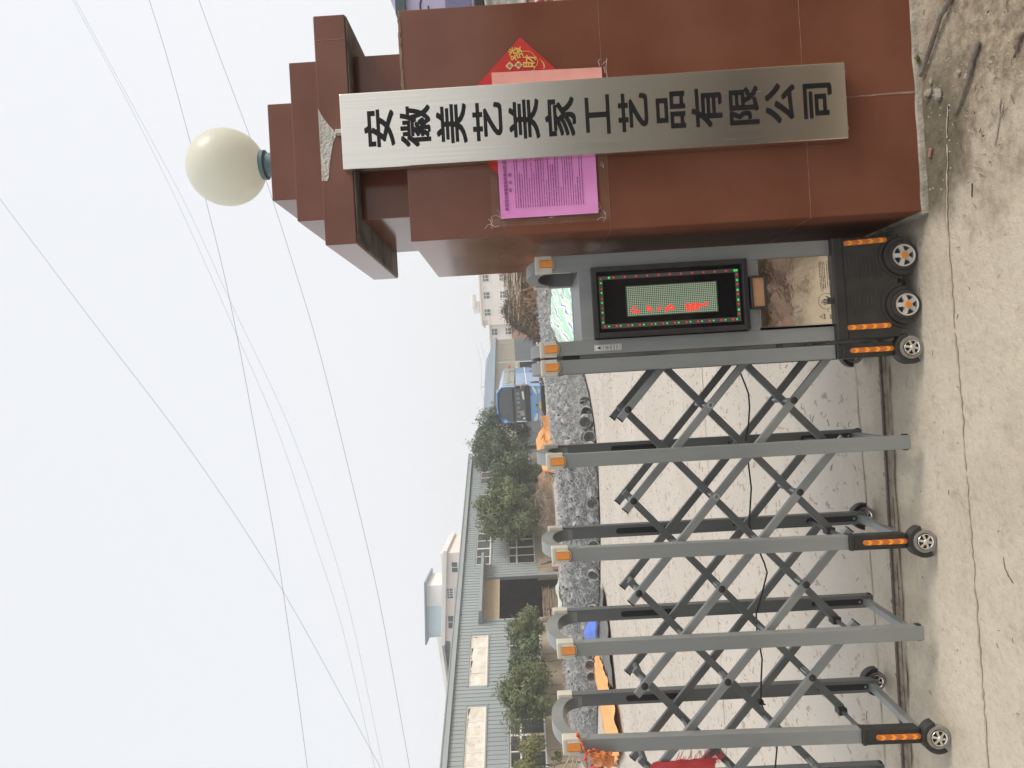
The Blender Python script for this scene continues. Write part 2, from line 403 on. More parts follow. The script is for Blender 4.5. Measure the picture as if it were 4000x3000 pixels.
# ------------------------------------------------------------------ the ground: one sheet to the horizon
g = MB()
xs = [-1500, -300, -80, -30, -12, -6, -3, -1.5, 0, 1.5, 3, 6, 12, 30, 80, 300, 1500]
ys = [-1500, -300, -60, -15, -4, 0, 1.5, 2.5, 4, 8, 16, 30, 60, 130, 400, 1500]
g.grid(lambda u, v: (xs[round(u*16)], ys[round(v*15)], 0), 16, 15)
tag(g.build('ground', 'ground'), kind='structure')
# slab joints, worn strip and the steel guide rail
gj = MB()
def wob_line(mb, pts, w_, z, jit=.006, step=.07, gap=0):
    """a thin irregular strip lying on the ground"""
    L = []
    for (a, b) in zip(pts[:-1], pts[1:]):
        a, b = Vector(a), Vector(b); n = max(2, int((b-a).length/step))
        for i in range(n): L.append(a + (b-a)*i/n)
    L.append(Vector(pts[-1])); vs = []; fs = []
    for i, p in enumerate(L):
        d = (L[min(i+1, len(L)-1)] - L[max(i-1, 0)]).normalized(); q = Vector((-d.y, d.x))
        j = random.uniform(-jit, jit); ww = w_ * random.uniform(.25, 1.5)
        for sgn in (-1, 1):
            p2 = p + q*(j + sgn*ww/2); vs.append((p2.x, p2.y, z))
    for i in range(len(L)-1):
        if gap and noise.noise((i*.23, w_*90, 0)) < -.45: continue
        fs.append((2*i, 2*i+1, 2*i+3, 2*i+2))
    mb.add(vs, fs)
wob_line(gj, [(.95, 2.70), (.52, 2.745), (.1, 2.735), (-.1, 2.722), (-.5, 2.712), (-.9, 2.70), (-2.6, 2.65)], .009, .004, .0045, .02, 1)
wob_line(gj, [(3, 3.59), (-.1, 3.565), (-.67, 3.533), (-4, 3.42)], .007, .004, .003)
for yj in (6.6, 10.8, 15.0):
    wob_line(gj, [(9, yj+.25), (-9, yj-.25)], .012, .004, .006, .3)
wob_line(gj, [(-3.9, 5), (-4.3, 17)], .012, .004, .006, .3)
mk('joint_dirt', (.34, .28, .205), (.50, .43, .335), scale=22, rough=.95)
tag(gj.build('ground_joints', 'joint_dirt'), kind='structure')
gr = MB()
gr.add([(2.2, 3.268, .004), (-4.5, 3.262, .004), (-4.5, 3.302, .004), (2.2, 3.308, .004)], [(0, 1, 2, 3)])
wob_line(gr, [(.56, 3.245), (-4.5, 3.235)], .022, .008, .008)
tag(gr.build('rail_groove', 'rust_dirt'), kind='structure')
rl = MB(); rl.box(-4.5, .58, 3.296, 3.312, -.02, .012)
tag(rl.build('guide_rail', 'rail_steel', bevel=.002), 'rusty steel guide rail let into the concrete under the folding gate', 'rail')

# ------------------------------------------------------------------ the pillar
K = .978
def Z(z): return .036 + K*z
PF = Fr(.595, 2.879, .005864)
pil = PF.empty('gate_pillar')
tag(pil, 'square reddish brown granite clad gate pillar with stepped cap', 'pillar')
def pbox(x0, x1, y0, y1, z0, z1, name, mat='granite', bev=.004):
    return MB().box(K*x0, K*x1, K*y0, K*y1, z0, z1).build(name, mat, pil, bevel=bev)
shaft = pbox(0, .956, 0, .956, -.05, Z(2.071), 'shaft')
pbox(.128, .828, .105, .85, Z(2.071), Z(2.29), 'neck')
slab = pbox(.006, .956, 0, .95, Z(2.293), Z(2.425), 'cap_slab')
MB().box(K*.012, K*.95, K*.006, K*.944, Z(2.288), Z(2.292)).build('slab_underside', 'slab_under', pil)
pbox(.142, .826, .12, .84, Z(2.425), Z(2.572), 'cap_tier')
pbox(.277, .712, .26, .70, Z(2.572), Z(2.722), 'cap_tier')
gl = MB(); e = .0012
for z in (1.248, .432):
    gl.box(.0, K*.956, -e, .01, Z(z)-.0007, Z(z)+.0007); gl.box(-e, .01, 0, K*.956, Z(z)-.0007, Z(z)+.0007)
gl.box(K*.853-.001, K*.853+.001, -e, .01, Z(2.296), Z(2.423))
gl.build('tile_joint', 'grout', shaft)
cr = MB(); pts = []
for i in range(15):
    t = i/14; x = K*(.482 + .004*t); z = Z(.262) * (1-t); ww = (.0012 + .004*t) * random.uniform(.6, 1.3); jx = random.uniform(-.0012, .0012)
    pts.append((x+jx, z, ww))
for a, b in zip(pts[:-1], pts[1:]):
    cr.add([(a[0]-a[2], -.0015, a[1]), (a[0]+a[2], -.0015, a[1]), (b[0]+b[2], -.0015, b[1]), (b[0]-b[2], -.0015, b[1])], [(0, 1, 2, 3)])
cr.build('crack', 'grout', shaft)
sk = MB()
def skirt(u, v):       # rough mortar fillet round the foot
    x = -.012 + u * (K*.956 + .024)
    zz = .021 + .006*noise.noise((x*9, 0, 3)); out_ = .010 + .006*noise.noise((x*14, 2, 0))
    return [(x, -out_-.004, 0), (x, -out_, zz*.8), (x, 0.0, zz)][min(2, round(v*2))]
sk.grid(skirt, 60, 2)
def skirt2(u, v):
    y = -.012 + u * (K*.956 + .012)
    zz = .021 + .006*noise.noise((y*9, 4, 3)); out_ = .010 + .006*noise.noise((y*14, 7, 0))
    return [(-out_-.004, y, 0), (-out_, y, zz*.8), (0, y, zz)][min(2, round(v*2))]
sk.grid(skirt2, 60, 2)
sk.build('mortar_fillet', 'mortar', pil)
pa = MB()   # where the cladding tile of the slab has come off
poly = [(.572, 2.4235), (.540, 2.408), (.505, 2.386), (.470, 2.357), (.452, 2.356), (.43, 2.368), (.38, 2.380), (.33, 2.389), (.285, 2.394), (.271, 2.402), (.272, 2.4235)]
pa.prism([(K*x, Z(z)) for x, z in poly], -.0022, .004)
pa.build('bare_cement_patch', 'bare_cement', pil)
mr_ = MB()      # strip of mortar left on the shaft top
for i in range(14):
    x = .62 + i*.022; mr_.box(K*x, K*(x+.023), -.003, .02, Z(2.066)+random.uniform(-.003, .001), Z(2.073)+random.uniform(0, .003))
mr_.build('mortar_bead', 'grout', pil)

# ------------------------------------------------------------------ globe lamp on the cap
gx, gy, gz = 1.093, 3.35, 2.977
lamp = empty('globe_lamp', (gx, gy, Z(2.722)))
tag(lamp, 'cream white glass globe lamp with teal collar on top of the pillar', 'lamp')
h0 = gz - Z(2.722); rg = .178
prof = [(0.052, -rg*.97)] + [(rg*math.cos(t), rg*1.01*math.sin(t)) for t in [R(-73) + R(163)*i/26 for i in range(27)]]
prof[-1] = (0.0005, rg*1.01)
MB().lathe(prof, (0, 0, h0), 'z', 44).build('globe', 'globe_white', lamp, smooth=True)
MB().lathe([(.03, 0), (.060, 0), (.060, .035), (.054, .04), (.054, .085), (.068, .09), (.068, h0-rg*.95), (.05, h0-rg*.93)], (0, 0, 0), 'z', 32).build('collar', 'teal_collar', lamp, smooth=False)

# ------------------------------------------------------------------ the name board
sg = PF.empty('name_board')
tag(sg, 'tall brushed steel board with black vertical lettering hung on the pillar', 'sign')
bx0, bx1, bz0, bz1 = K*.297, K*.6045, Z(.284), Z(2.322)
yb = -.052
MB().box(bx0, bx1, yb, -.006, bz0, bz1).build('board', 'steel_sign', sg, bevel=.004)
lt = MB()
for i, ch in enumerate('安徽美艺美家工艺品有限公司'):
    zc = Z(2.165 - i*.1468)
    j = 0
    for dx_, dz_ in ((0, 0), (1, 0), (-1, 0), (0, 1), (0, -1), (1, 1), (-1, -1), (1, -1), (-1, 1)):      # heavy strokes
        text_on(lt, ch, K*.455 + dx_*.0035, zc + dz_*.0026, -.00006*j, K*.168, K*.128); j += 1
# give the vinyl letters a hair of thickness
n0 = len(lt.v); lt.v = [(x, yb-.0012+y, z) for x, y, z in lt.v]
lt.build('lettering', 'sign_black', sg)
hk = MB(); hk.box(K*.452, K*.470, -.035, -.003, Z(2.318), Z(2.350)); hk.build('hook', 'cap_cream', sg, bevel=.003)
for x in (K*.345, K*.575): MB().cyl((x, -.03, bz0-.008), .006, .016, 'z', 10).build('fixing_bolt', 'chrome', sg)

# ------------------------------------------------------------------ papers pasted on the pillar
fu = PF.empty('festival_poster')
tag(fu, 'red diamond shaped new year paper with gold writing half behind the name board', 'poster')
cx, cz, d = K*.473, Z(1.575), K*.339
fp = MB()
def diam(u, v):
    a, b = u*2-1, v*2-1
    x, z = cx + d*(a+b)/2, cz + d*(a-b)/2
    return (x, -.0028 - .0012*noise.noise((x*14, z*14, 1)), z)
fp.grid(diam, 24, 24); fp.build('paper', 'red_paper', fu, smooth=True)
gd = MB(); yy = -.0052
def dz(mb, x, z, h_, y): mb.add([(K*x-h_, y, Z(z)), (K*x, y, Z(z)-h_), (K*x+h_, y, Z(z)), (K*x, y, Z(z)+h_)], [(0, 1, 2, 3)])
for x, z in ((.696, 1.624), (.697, 1.588)): dz(gd, x, z, .0172, yy)
gd.build('gold_diamond', 'gold_paper', fu)
gt = MB()
text_on(gt, '發', K*.745, Z(1.596), yy-.0006, .058, .058, rot=.25, offset=.012)
text_on(gt, '財', K*.708, Z(1.543), yy-.0006, .055, .055, rot=-.1, offset=.012)
def line(mb, pts, w_, y):
    for a, b in zip(pts[:-1], pts[1:]):
        a, b = Vector((a[0], a[1])), Vector((b[0], b[1])); q = (b-a).normalized(); q = Vector((-q.y, q.x))*w_/2
        mb.add([(p.x, y, p.y) for p in (a+q, a-q, b-q, b+q)], [(0, 1, 2, 3)])
PT = lambda L: [(K*x, Z(z)) for x, z in L]
line(gt, PT([(.752, 1.577), (.752, 1.545), (.744, 1.53), (.734, 1.522), (.722, 1.512), (.706, 1.508), (.692, 1.512), (.684, 1.522), (.672, 1.526), (.664, 1.56), (.66, 1.60), (.655, 1.65)]), .0022, yy)
for k in range(3): line(gt, PT([(.716, 1.500-.001*k), (.705-.004*k, 1.488-.001*k), (.694-.006*k, 1.482+.001*k), (.68-.004*k, 1.480+.003*k)]), .0018, yy)
gt.build('gold_writing', 'gold_print', fu)
sw = MB()
text_on(sw, '恭', K*.696, Z(1.624), yy-.001, .018, .018); text_on(sw, '喜', K*.697, Z(1.588), yy-.001, .018, .018)
sw.build('small_writing', 'print_dark', fu)
def paper(name, x0, x1, z0, z1, y, mat, parent, skew=.0):
    mb = MB()
    def f(u, v):
        x, z = x0 + (x1-x0)*u + skew*(v-.5), z0 + (z1-z0)*v
        edge = max(0, .12 - min(u, 1-u, v, 1-v)) / .12
        return (x, y - .0022*abs(noise.noise((x*16, z*16, y*900))) - .002*edge*abs(noise.noise((x*30, z*30, 5))), z)
    mb.grid(f, 20, 26); return mb.build(name, mat, parent, smooth=True)
sal = PF.empty('salmon_notice')
tag(sal, 'plain salmon pink sheet sticking out behind the right edge of the name board', 'notice')
paper('paper', K*.42, K*.668, Z(1.249), Z(1.700), -.0075, 'salmon_paper', sal, .006)
no = PF.empty('printed_notice')
tag(no, 'bright pink printed notice taped to the pillar left of the name board', 'notice')
paper('paper', K*.069, K*.36, Z(1.295), Z(1.695), -.009, 'pink_paper', no)
pt_ = MB(); yy = -.0135
text_on(pt_, '新型冠状病毒感染的肺炎防治知识', K*.2165, Z(1.668), yy, .0152, .0165, offset=.010)
text_on(pt_, '明　白　纸', K*.215, Z(1.649), yy, .0152, .015, offset=.008)
rz_ = 1.628; rowi = 0
random.seed(12)
while rz_ > 1.345:
    x = .108; bold = random.random() < .22
    xe = .35
    if random.random() < .25: xe = random.uniform(.16, .3)
    while x < xe:
        l_ = random.uniform(.004, .018)
        hh = .0030 if bold else .0022
        x2 = min(x+l_, xe)
        pt_.add([(K*x, yy, Z(rz_)), (K*x2, yy, Z(rz_)), (K*x2, yy, Z(rz_+hh)), (K*x, yy, Z(rz_+hh))], [(0, 1, 2, 3)])
        x = x2 + random.choice((.0012, .0012, .003))
    rz_ -= .0098
pt_.build('printing', 'purple_ink', no)
mt = M['tape']; mt.node_tree.nodes['Principled BSDF'].inputs['Alpha'].default_value = .11
tp = MB()
def strip(a, b, w_, y):
    a, b = Vector(a), Vector(b); q = (b-a).normalized(); q = Vector((-q.y, q.x))*w_/2; n = 10
    for i in range(n):
        p0, p1 = a+(b-a)*i/n, a+(b-a)*(i+1)/n
        y0 = y - .0018*abs(noise.noise((i*.8, p0.x*9, 0))); y1 = y - .0018*abs(noise.noise(((i+1)*.8, p1.x*9, 0)))
        tp.add([(p0.x+q.x, y0, p0.y+q.y), (p0.x-q.x, y0+.0008, p0.y-q.y), (p1.x-q.x, y1+.0008, p1.y-q.y), (p1.x+q.x, y1, p1.y+q.y)], [(0, 1, 2, 3)])
strip((K*.055, Z(1.74)), (K*.055, Z(1.26)), .034, -.004)
strip((K*.04, Z(1.268)), (K*.30, Z(1.268)), .034, -.0045)
strip((K*.045, Z(1.715)), (K*.25, Z(1.715)), .03, -.0045)
tp.build('clear_tape', mt, no)
mk('tape_fold', (.72, .62, .55), rough=.2)
random.seed(5)
for (x, z, n) in ((.05, 1.735, 7), (.075, 1.70, 4), (.045, 1.27, 4), (.25, 1.265, 2), (.09, 1.285, 3), (.06, 1.50, 2)):
    for _ in range(n):
        a = random.uniform(0, 2*PI); l_ = random.uniform(.015, .035); wi = MB()
        line(wi, [(K*x, Z(z)), (K*x+l_*math.cos(a)*.6, Z(z)+l_*math.sin(a)*.5), (K*x+l_*math.cos(a+.4), Z(z)+l_*math.sin(a+.4))], random.uniform(.0006, .0015), -.012)
        wi.build('tape_fold', 'tape_fold', no)
for (L) in ([(.668, 1.255), (.69, 1.262), (.70, 1.252)], [(.70, 1.225), (.66, 1.232), (.62, 1.228)], [(.69, 1.23), (.675, 1.245)], [(.667, 1.24), (.64, 1.236)]):
    w2_ = MB(); line(w2_, PT(L), .0016, -.009); w2_.build('tape_fold', 'tape_fold', sal)
# ------------------------------------------------------------------ the folding gate
GF = Fr(0, 2.96555, .024825)
gate = GF.empty('folding_gate')
tag(gate, 'grey metal retractable folding gate on wheels with lit display unit beside the pillar', 'gate')
DEP = .44            # front of the rear row of posts
PITCHX = .389
PX_ = [.0582 - PITCHX*i - (.0018*i) for i in range(7)]       # P1..P7
PX_ = [.0582, -.332, -.720, -1.109, -1.502, -1.893, -2.285]
LEAN = [.0, .001, -.0125, -.005, -.020, -.01, 0]             # how far each foot strays
WW = .0285           # half width of a post

mk('lens_rim', (.36, .17, .06), rough=.5)
def post_mb(z0, z1, y0, y1):
    return MB().box(-WW, WW, y0, y1, z0, z1)
def cap_poly(hw, zt, zb, tab, tr):
    p = [(-hw, zt), (-hw, zb), (-tr, zb)]
    p += [(tr*math.cos(a), zb + (tab)*math.sin(a)) for a in [PI + PI*i/10 for i in range(1, 10)]]
    p += [(tr, zb), (hw, zb), (hw, zt)]
    return p
def add_cap(post, zt, front=True, y0=.02, y1=.065, lip=True):
    b = MB()
    b.prism([(-.0335, zt), (-.0335, zt-.068), (.0335, zt-.068), (.0335, zt)], y0-.005, y1+.004)
    tabp = cap_poly(.0215, zt-.066, zt-.068, -.0125, .0215)
    if front: b.prism([(x, z) for x, z in cap_poly(.0215, zt-.02, zt-.0675, .0125, .0215)], y0-.0085, y0-.001)
    c = b.build('lamp_cap', 'cap_cream', post, bevel=.0022)
    l = MB().box(-.0338, .0338, y0-.0062, y1+.0045, zt-.017, zt+.0015).build('cap_lip', 'cap_cream', post, bevel=.004)
    if front:
        q = [(-.0145, zt-.0195), (-.0145, zt-.066)] + [(.0145*math.cos(a), zt-.066+.0078*math.sin(a)) for a in [PI+PI*i/8 for i in range(1, 8)]] + [(.0145, zt-.066), (.0145, zt-.0195)]
        MB().prism(q, y0-.0118, y0-.002).build('lamp_lens', 'lens_orange', post, bevel=.0016)
        MB().prism([(x*1.17, (z-(zt-.043))*1.09+(zt-.043)) for x, z in q], y0-.0094, y0-.002).build('lens_rim', 'lens_rim', post)
def arch_mb():
    n = 22; poly = []
    yc, zc = .2525, 1.462
    for i in range(n+1):
        a = PI*i/n; poly.append((yc - .2275*math.cos(a), zc + .138*math.sin(a)**.8))
    for i in range(n+1):
        a = PI - PI*i/n; poly.append((yc - .186*math.cos(a), zc - .012 + .100*math.sin(a)**.8))
    return poly
ARCH = arch_mb()
def arch(x, parent=gate):
    mb = MB(); n = len(ARCH)//2
    for i in range(n-1):
        a, b = ARCH[i], ARCH[i+1]; c, d_ = ARCH[len(ARCH)-2-i], ARCH[len(ARCH)-1-i]
        w_ = .0255
        vs = [(sx*w_, p[0], p[1]) for p in (a, b, c, d_) for sx in (-1, 1)]
        mb.add(vs, [(0, 1, 3, 2), (4, 5, 7, 6), (0, 2, 4, 6), (1, 7, 5, 3)])
    o = mb.build('arch', 'gate_grey', parent, weld=True); o.location.x = x
    return o
def wheel(parent, x, y, z, r, kind='chrome', wd=.030):
    """tyre with rim and hub as its sub-parts, axle along Y, outer face at y"""
    t = MB().lathe([(r*.70, 0), (r*.93, 0), (r, .006), (r, wd-.006), (r*.93, wd), (r*.70, wd)], (0, 0, 0), 'y', 40)
    t.lathe([(0, .010), (r*.72, .010)], (0, 0, 0), 'y', 40)
    big = kind == 'silver'
    w_ = t.build('wheel', 'black_rubber' if big else 'grey_tyre', parent, smooth=False, loc=(x, y, z))
    rm = MB(); rr = r*.76 if big else r*.66
    rm.lathe([(rr*1.0, -.001), (rr*.99, -.004), (rr*.86, -.002), (rr*.84, .008)], (0, 0, 0), 'y', 40)
    ns = 5 if big else 6; a0 = .3
    for k in range(ns):
        a = a0 + 2*PI*k/ns; d_ = Vector((math.cos(a), 0, math.sin(a))); q = Vector((-d_.z, 0, d_.x))
        i0, i1 = rr*.30, rr*.90; wa, wb = rr*(.17 if big else .13), rr*(.20 if big else .16)
        P_ = [d_*i0 + q*wa, d_*i0 - q*wa, d_*i1 - q*wb, d_*i1 + q*wb]
        vs = [p + Vector((0, -.006, 0)) for p in P_[:2]] + [p + Vector((0, -.003, 0)) for p in P_[2:]] + [p + Vector((0, .006, 0)) for p in P_]
        rm.add(vs, [(0, 1, 2, 3), (0, 4, 5, 1), (1, 5, 6, 2), (2, 6, 7, 3), (3, 7, 4, 0)])
    rm.lathe([(0, -.008), (rr*.40, -.007), (rr*.42, .004)], (0, 0, 0), 'y', 28)
    rm.build('rim', 'silver_rim' if big else 'chrome', w_)
    MB().disc((0, .0085, 0), r*.69, 'y', 32).build('wheel_recess', 'black_plastic', w_)
    if big: MB().lathe([(0, -.0105), (rr*.27, -.010), (rr*.33, -.0075), (rr*.33, -.004)], (0, 0, 0), 'y', 28).build('hub_cap', 'hub_orange', w_)
    else: MB().lathe([(0, -.012), (rr*.20, -.0115), (rr*.32, -.008), (rr*.32, -.003)], (0, 0, 0), 'y', 28).build('hub_cap', 'silver_rim', w_, smooth=True)
    return w_
def reflector(parent, z0, z1, y, hw=.0105, x=0, skew=0):
    n = 8; p = []
    for i in range(n+1): a = PI*i/n; p.append((x + hw*math.cos(a), z1-hw + hw*math.sin(a)))
    for i in range(n+1): a = PI + PI*i/n; p.append((x + skew + hw*math.cos(a), z0+hw + hw*math.sin(a)))
    MB().prism(p, y-.004, y+.004).build('reflector', 'reflector_base', parent, bevel=.0015)
    c = MB()
    for k in range(4):
        t = (k+.62)/4.2; zc = z1 - (z1-z0)*t; xx = x + skew*t; h = .0115
        c.prism([(xx-hw*.92, zc+h), (xx, zc+h-.009), (xx+hw*.92, zc+h), (xx+hw*.92, zc-h+.010), (xx, zc-h), (xx-hw*.92, zc-h+.010)], y-.0052, y-.003)
    c.build('chevron', 'reflector_bright', parent)
def fender(parent, x, y, z, r0, r1, a0, a1, wd, name='fender'):
    mb = MB(); n = 20
    for i in range(n):
        b0, b1 = a0+(a1-a0)*i/n, a0+(a1-a0)*(i+1)/n
        vs = [(x+rr*math.cos(t), yy_, z+rr*math.sin(t)) for t in (b0, b1) for rr in (r0, r1) for yy_ in (y, y+wd)]
        mb.add(vs, [(0, 4, 6, 2), (1, 3, 7, 5), (2, 6, 7, 3), (0, 1, 5, 4)] + ([(0, 2, 3, 1)] if i == 0 else []) + ([(4, 5, 7, 6)] if i == n-1 else []))
    mb.lathe([(r1*.99, .003), (r0*.9, .003)], (x, y, z), 'y', n, a0, a1)
    return mb.build(name, 'black_plastic', parent, weld=True, bevel=.002)

def near_post(i):
    x = PX_[i]; wheeled = i % 2 == 0
    p = post_mb(.30 if wheeled else .062, 1.55, .02, .065).build('post', 'gate_grey', gate, bevel=.0018)
    p.location.x = x; L = LEAN[i]
    # a foot that strays: the post is tilted about its head
    p.location.x = x + L; p.rotation_euler.y = -math.atan2(L, 1.55)
    add_cap(p, 1.563)
    if not wheeled:
        MB().box(-.034, .034, .03, .055, .066, .085).build('end_cap', 'black_plastic', p, bevel=.002)
    h = None
    if wheeled:
        h = MB()
        h.prism([(-.0305, .345), (-.0305, .112), (.0305, .112), (.0305, .345)], .008, .060)
        h.prism([(-.0315, .345), (-.0315, .328), (.0315, .328), (.0315, .345)], .004, .064)
        h.prism([(-.0312, .322), (-.0312, .314), (.0312, .314), (.0312, .322)], .0055, .062)
        h = h.build('wheel_housing', 'black_plastic', gate, bevel=.003)
        h.location = p.location; h.rotation_euler = p.rotation_euler
        reflector(h, .112, .292, .006)
        fender(h, -.003, -.012, .0495, .050, .065, R(12), R(212), .045)
        wheel(gate, x+L-.001, -.012, .0495, .0485)
    return p
def far_post(i):
    x = PX_[i]; wheeled = i % 2 == 0
    fx = x + .010
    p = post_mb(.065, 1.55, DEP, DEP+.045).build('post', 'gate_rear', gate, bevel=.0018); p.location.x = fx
    add_cap(p, 1.563, False, DEP, DEP+.045)
    for (za, zb) in ((.995, 1.245), (.115, .352)):
        n = 8; r = .0135; q = [(r*math.cos(PI*k/n), zb-r+r*math.sin(PI*k/n)) for k in range(n+1)] + [(r*math.cos(PI+PI*k/n), za+r+r*math.sin(PI+PI*k/n)) for k in range(n+1)]
        MB().prism(q, DEP-.0012, DEP+.004).build('slot', 'slot_black', p)
    MB().cyl((0, DEP-.004, .13), .006, .006, 'y', 12).build('bolt', 'rod_steel', p)
    MB().cyl((0, DEP-.004, .69), .005, .006, 'y', 12).build('bolt', 'black_plastic', p)
    MB().box(-.033, .033, DEP+.012, DEP+.035, .067, .082).build('end_cap', 'black_plastic', p, bevel=.002)
    if wheeled:
        fender(p, -.004, DEP+.05, .052, .050, .064, R(-10), R(175), .040)
        wheel(gate, fx-.004, DEP+.06, .0495, .0485)
    # foot brace from the rear post to the front one
    MB().bar((PX_[i]+LEAN[i]*.95, .066, .098), (fx, DEP, .098), .030, .030, (0, 0, 1)).build('foot_brace', 'gate_grey', gate, bevel=.0015)
    return p
for i in range(7):
    near_post(i)
    far_post(i); arch(PX_[i]+.004)

# the scissor lattice: pivots in the middle of each bay at three heights
ZT, ZM, ZB, ZE = 1.204, .855, .502, .330
BX = [-.1345 - .3885*k for k in range(9)]
def bar_seg(x0, z0, x1, z1, y, mat='gate_grey'):
    mb = MB().bar((x0, y, z0), (x1, y, z1), .031, .020, (0, 1, 0))
    o = mb.build('scissor_bar', mat, gate, bevel=.0018)
    return o
def zslope(t): return ZT + (ZB-ZT)*t/2     # t in bays from the top pivot
XR = PX_[0]
pivots_done = set()
for k in range(-2, 8):
    xt = -.1345 - .3885*k
    # family falling towards the pillar, in a front and a rear layer
    for y in (.10, .36):
        ta, tb = -.10, (2.565 if y < .2 else 2.49)
        if xt + .3885*tb > XR: tb = (XR - xt)/.3885
        if xt + .3885*ta < -2.45: continue
        if tb <= ta + .1: continue
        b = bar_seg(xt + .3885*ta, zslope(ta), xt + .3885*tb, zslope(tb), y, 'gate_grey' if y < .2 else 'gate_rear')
        d_ = Vector((.3885, 0, (ZB-ZT)/2)).normalized()
        for t, s_ in ((ta, -1), (tb, 1)):
            p = Vector((xt + .3885*t, y, zslope(t)))
            if abs(p.x - XR) < .02: continue
            MB().bar(p, p + d_*s_*.005, .034, .023, (0, 1, 0)).build('end_cap', 'black_plastic', b, bevel=.0015)
    # family falling away from the pillar, in the middle layer
    ta, tb = -.06, 2.47
    if xt - .3885*ta > XR: ta = (xt - XR)/.3885
    if xt - .3885*tb > -.15 and k < 0 and tb - ta < .3: pass
    if ta < tb - .1 and xt - .3885*ta > -2.4:
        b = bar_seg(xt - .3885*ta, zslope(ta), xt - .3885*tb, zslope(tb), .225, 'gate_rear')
for k in range(0, 6):
    xt = -.1345 - .3885*k
    for z, kind in ((ZT, 0), (ZM, 1), (ZB, 0)):
        rd = MB().cyl((xt, .088, z), .0075, .285, 'y', 12)
        rd.cyl((xt, .135, z), .0105, .06, 'y', 12); rd.cyl((xt, .29, z), .0105, .05, 'y', 12)
        rd = rd.build('pivot_rod', 'rod_steel', gate)
        if z == ZT: MB().cyl((xt, .25, z), .015, .085, 'y', 14).build('pivot_sleeve', 'gate_dark', rd, bevel=.003)
        if kind == 1 and k < 2:
            MB().lathe([(.0135, 0), (.0135, -.006), (.0085, -.006), (.0085, 0)], (xt, .09, z), 'y', 24).build('pivot_ring', 'silver_rim', rd)
            MB().disc((xt, .0885, z), .0086, 'y', 16).build('pivot_hole', 'slot_black', rd)
        else:
            MB().lathe([(0, -.007), (.011, -.0065), (.0145, -.003), (.0145, 0)], (xt, .09, z), 'y', 24).build('pivot_cap', 'black_plastic', rd, smooth=True)
for i in range(0, 6):      # pins where the bars ride at each post
    for z in (1.03, .68):
        MB().cyl((PX_[i]+.004, .06, z), .007, .30, 'y', 10).build('pivot_pin', 'rod_steel', gate)
    MB().cyl((PX_[i]+.004, .06, .337), .009, .39, 'y', 10).build('slider_pin', 'gate_dark', gate)
    MB().box(PX_[i]-.012, PX_[i]+.02, .20, .25, .318, .356).build('slider_block', 'black_plastic', gate, bevel=.004)

# the slack control cable
cab = []
for (x, z) in [(.105, .705), (.06, .675), (.009, .660), (-.05, .641), (-.099, .627), (-.16, .627), (-.231, .636), (-.318, .656), (-.406, .647), (-.523, .640), (-.60, .65), (-.683, .661), (-.75, .645), (-.816, .622), (-.86, .606), (-.904, .596), (-1.0, .625), (-1.087, .655), (-1.165, .656), (-1.289, .641), (-1.38, .652), (-1.481, .661), (-1.57, .63), (-1.661, .599), (-1.768, .614), (-1.9, .64), (-2.1, .62)]:
    cab.append((x, .30 + .004*math.sin(x*9), z))
MB().tube(cab, .0038, 6).build('control_cable', 'cable_black', gate, smooth=True)
tie = MB(); tie.box(-1.486, -1.470, .288, .314, .650, .672); tie.box(-1.492, -1.488, .296, .305, .64, .69)
tie.build('cable_tie', 'black_plastic', gate)

# ---- the drive unit next to the pillar
LX = (.1345, .4915)
for j, x in enumerate(LX):
    hw = .0300 if j == 0 else .0325
    for (ya, yb_, front) in ((.02, .07, True), (DEP, DEP+.045, False)):
        p = MB().box(-hw, hw, ya, yb_, .30, 1.55).build('post', 'gate_grey', gate, bevel=.002, loc=(x, 0, 0))
        add_cap(p, 1.563, front, ya, yb_)
    arch(x)
XL, XR2 = LX[0]+.0300, LX[1]-.0325
def rail(z0, z1, y0, y1): return MB().box(XL, XR2, y0, y1, z0, z1).build('rail', 'gate_grey', gate, bevel=.0015)
rail(1.335, 1.388, .022, .066); rail(1.335, 1.388, DEP, DEP+.043)
rail(.647, .695, .022, .066); rail(.30, .342, .022, .066)
for x in LX:   # side rails front to rear
    for z in (1.345, .66, .31):
        MB().box(x-.02, x+.02, .071, DEP-.001, z, z+.042).build('side_rail', 'gate_dark', gate, bevel=.0015)
MB().box(LX[0]-.0315, LX[0]-.0305, .03, DEP, .36, 1.46).build('side_edge', 'black_plastic', gate)
MB().box(XL, XR2, .20, .25, .345, 1.334).build('motor_casing', 'gate_dark', gate)
MB().box(XL, XR2, .066, DEP, 1.374, 1.3865).build('top_cover', 'gate_grey', gate, bevel=.0015)
MB().box(LX[1]+.012, LX[1]+.026, .071, DEP-.001, .352, 1.344).build('side_panel', 'gate_dark', gate)
# hinge links to the first gate post
for z in (.565, .445):
    MB().box(.088, .1035, .035, .055, z-.012, z+.012).build('link_plate', 'gate_dark', gate, bevel=.002)
MB().box(.078, .1035, .03, .055, 1.40, 1.47).build('link_plate', 'slot_black', gate, bevel=.002)

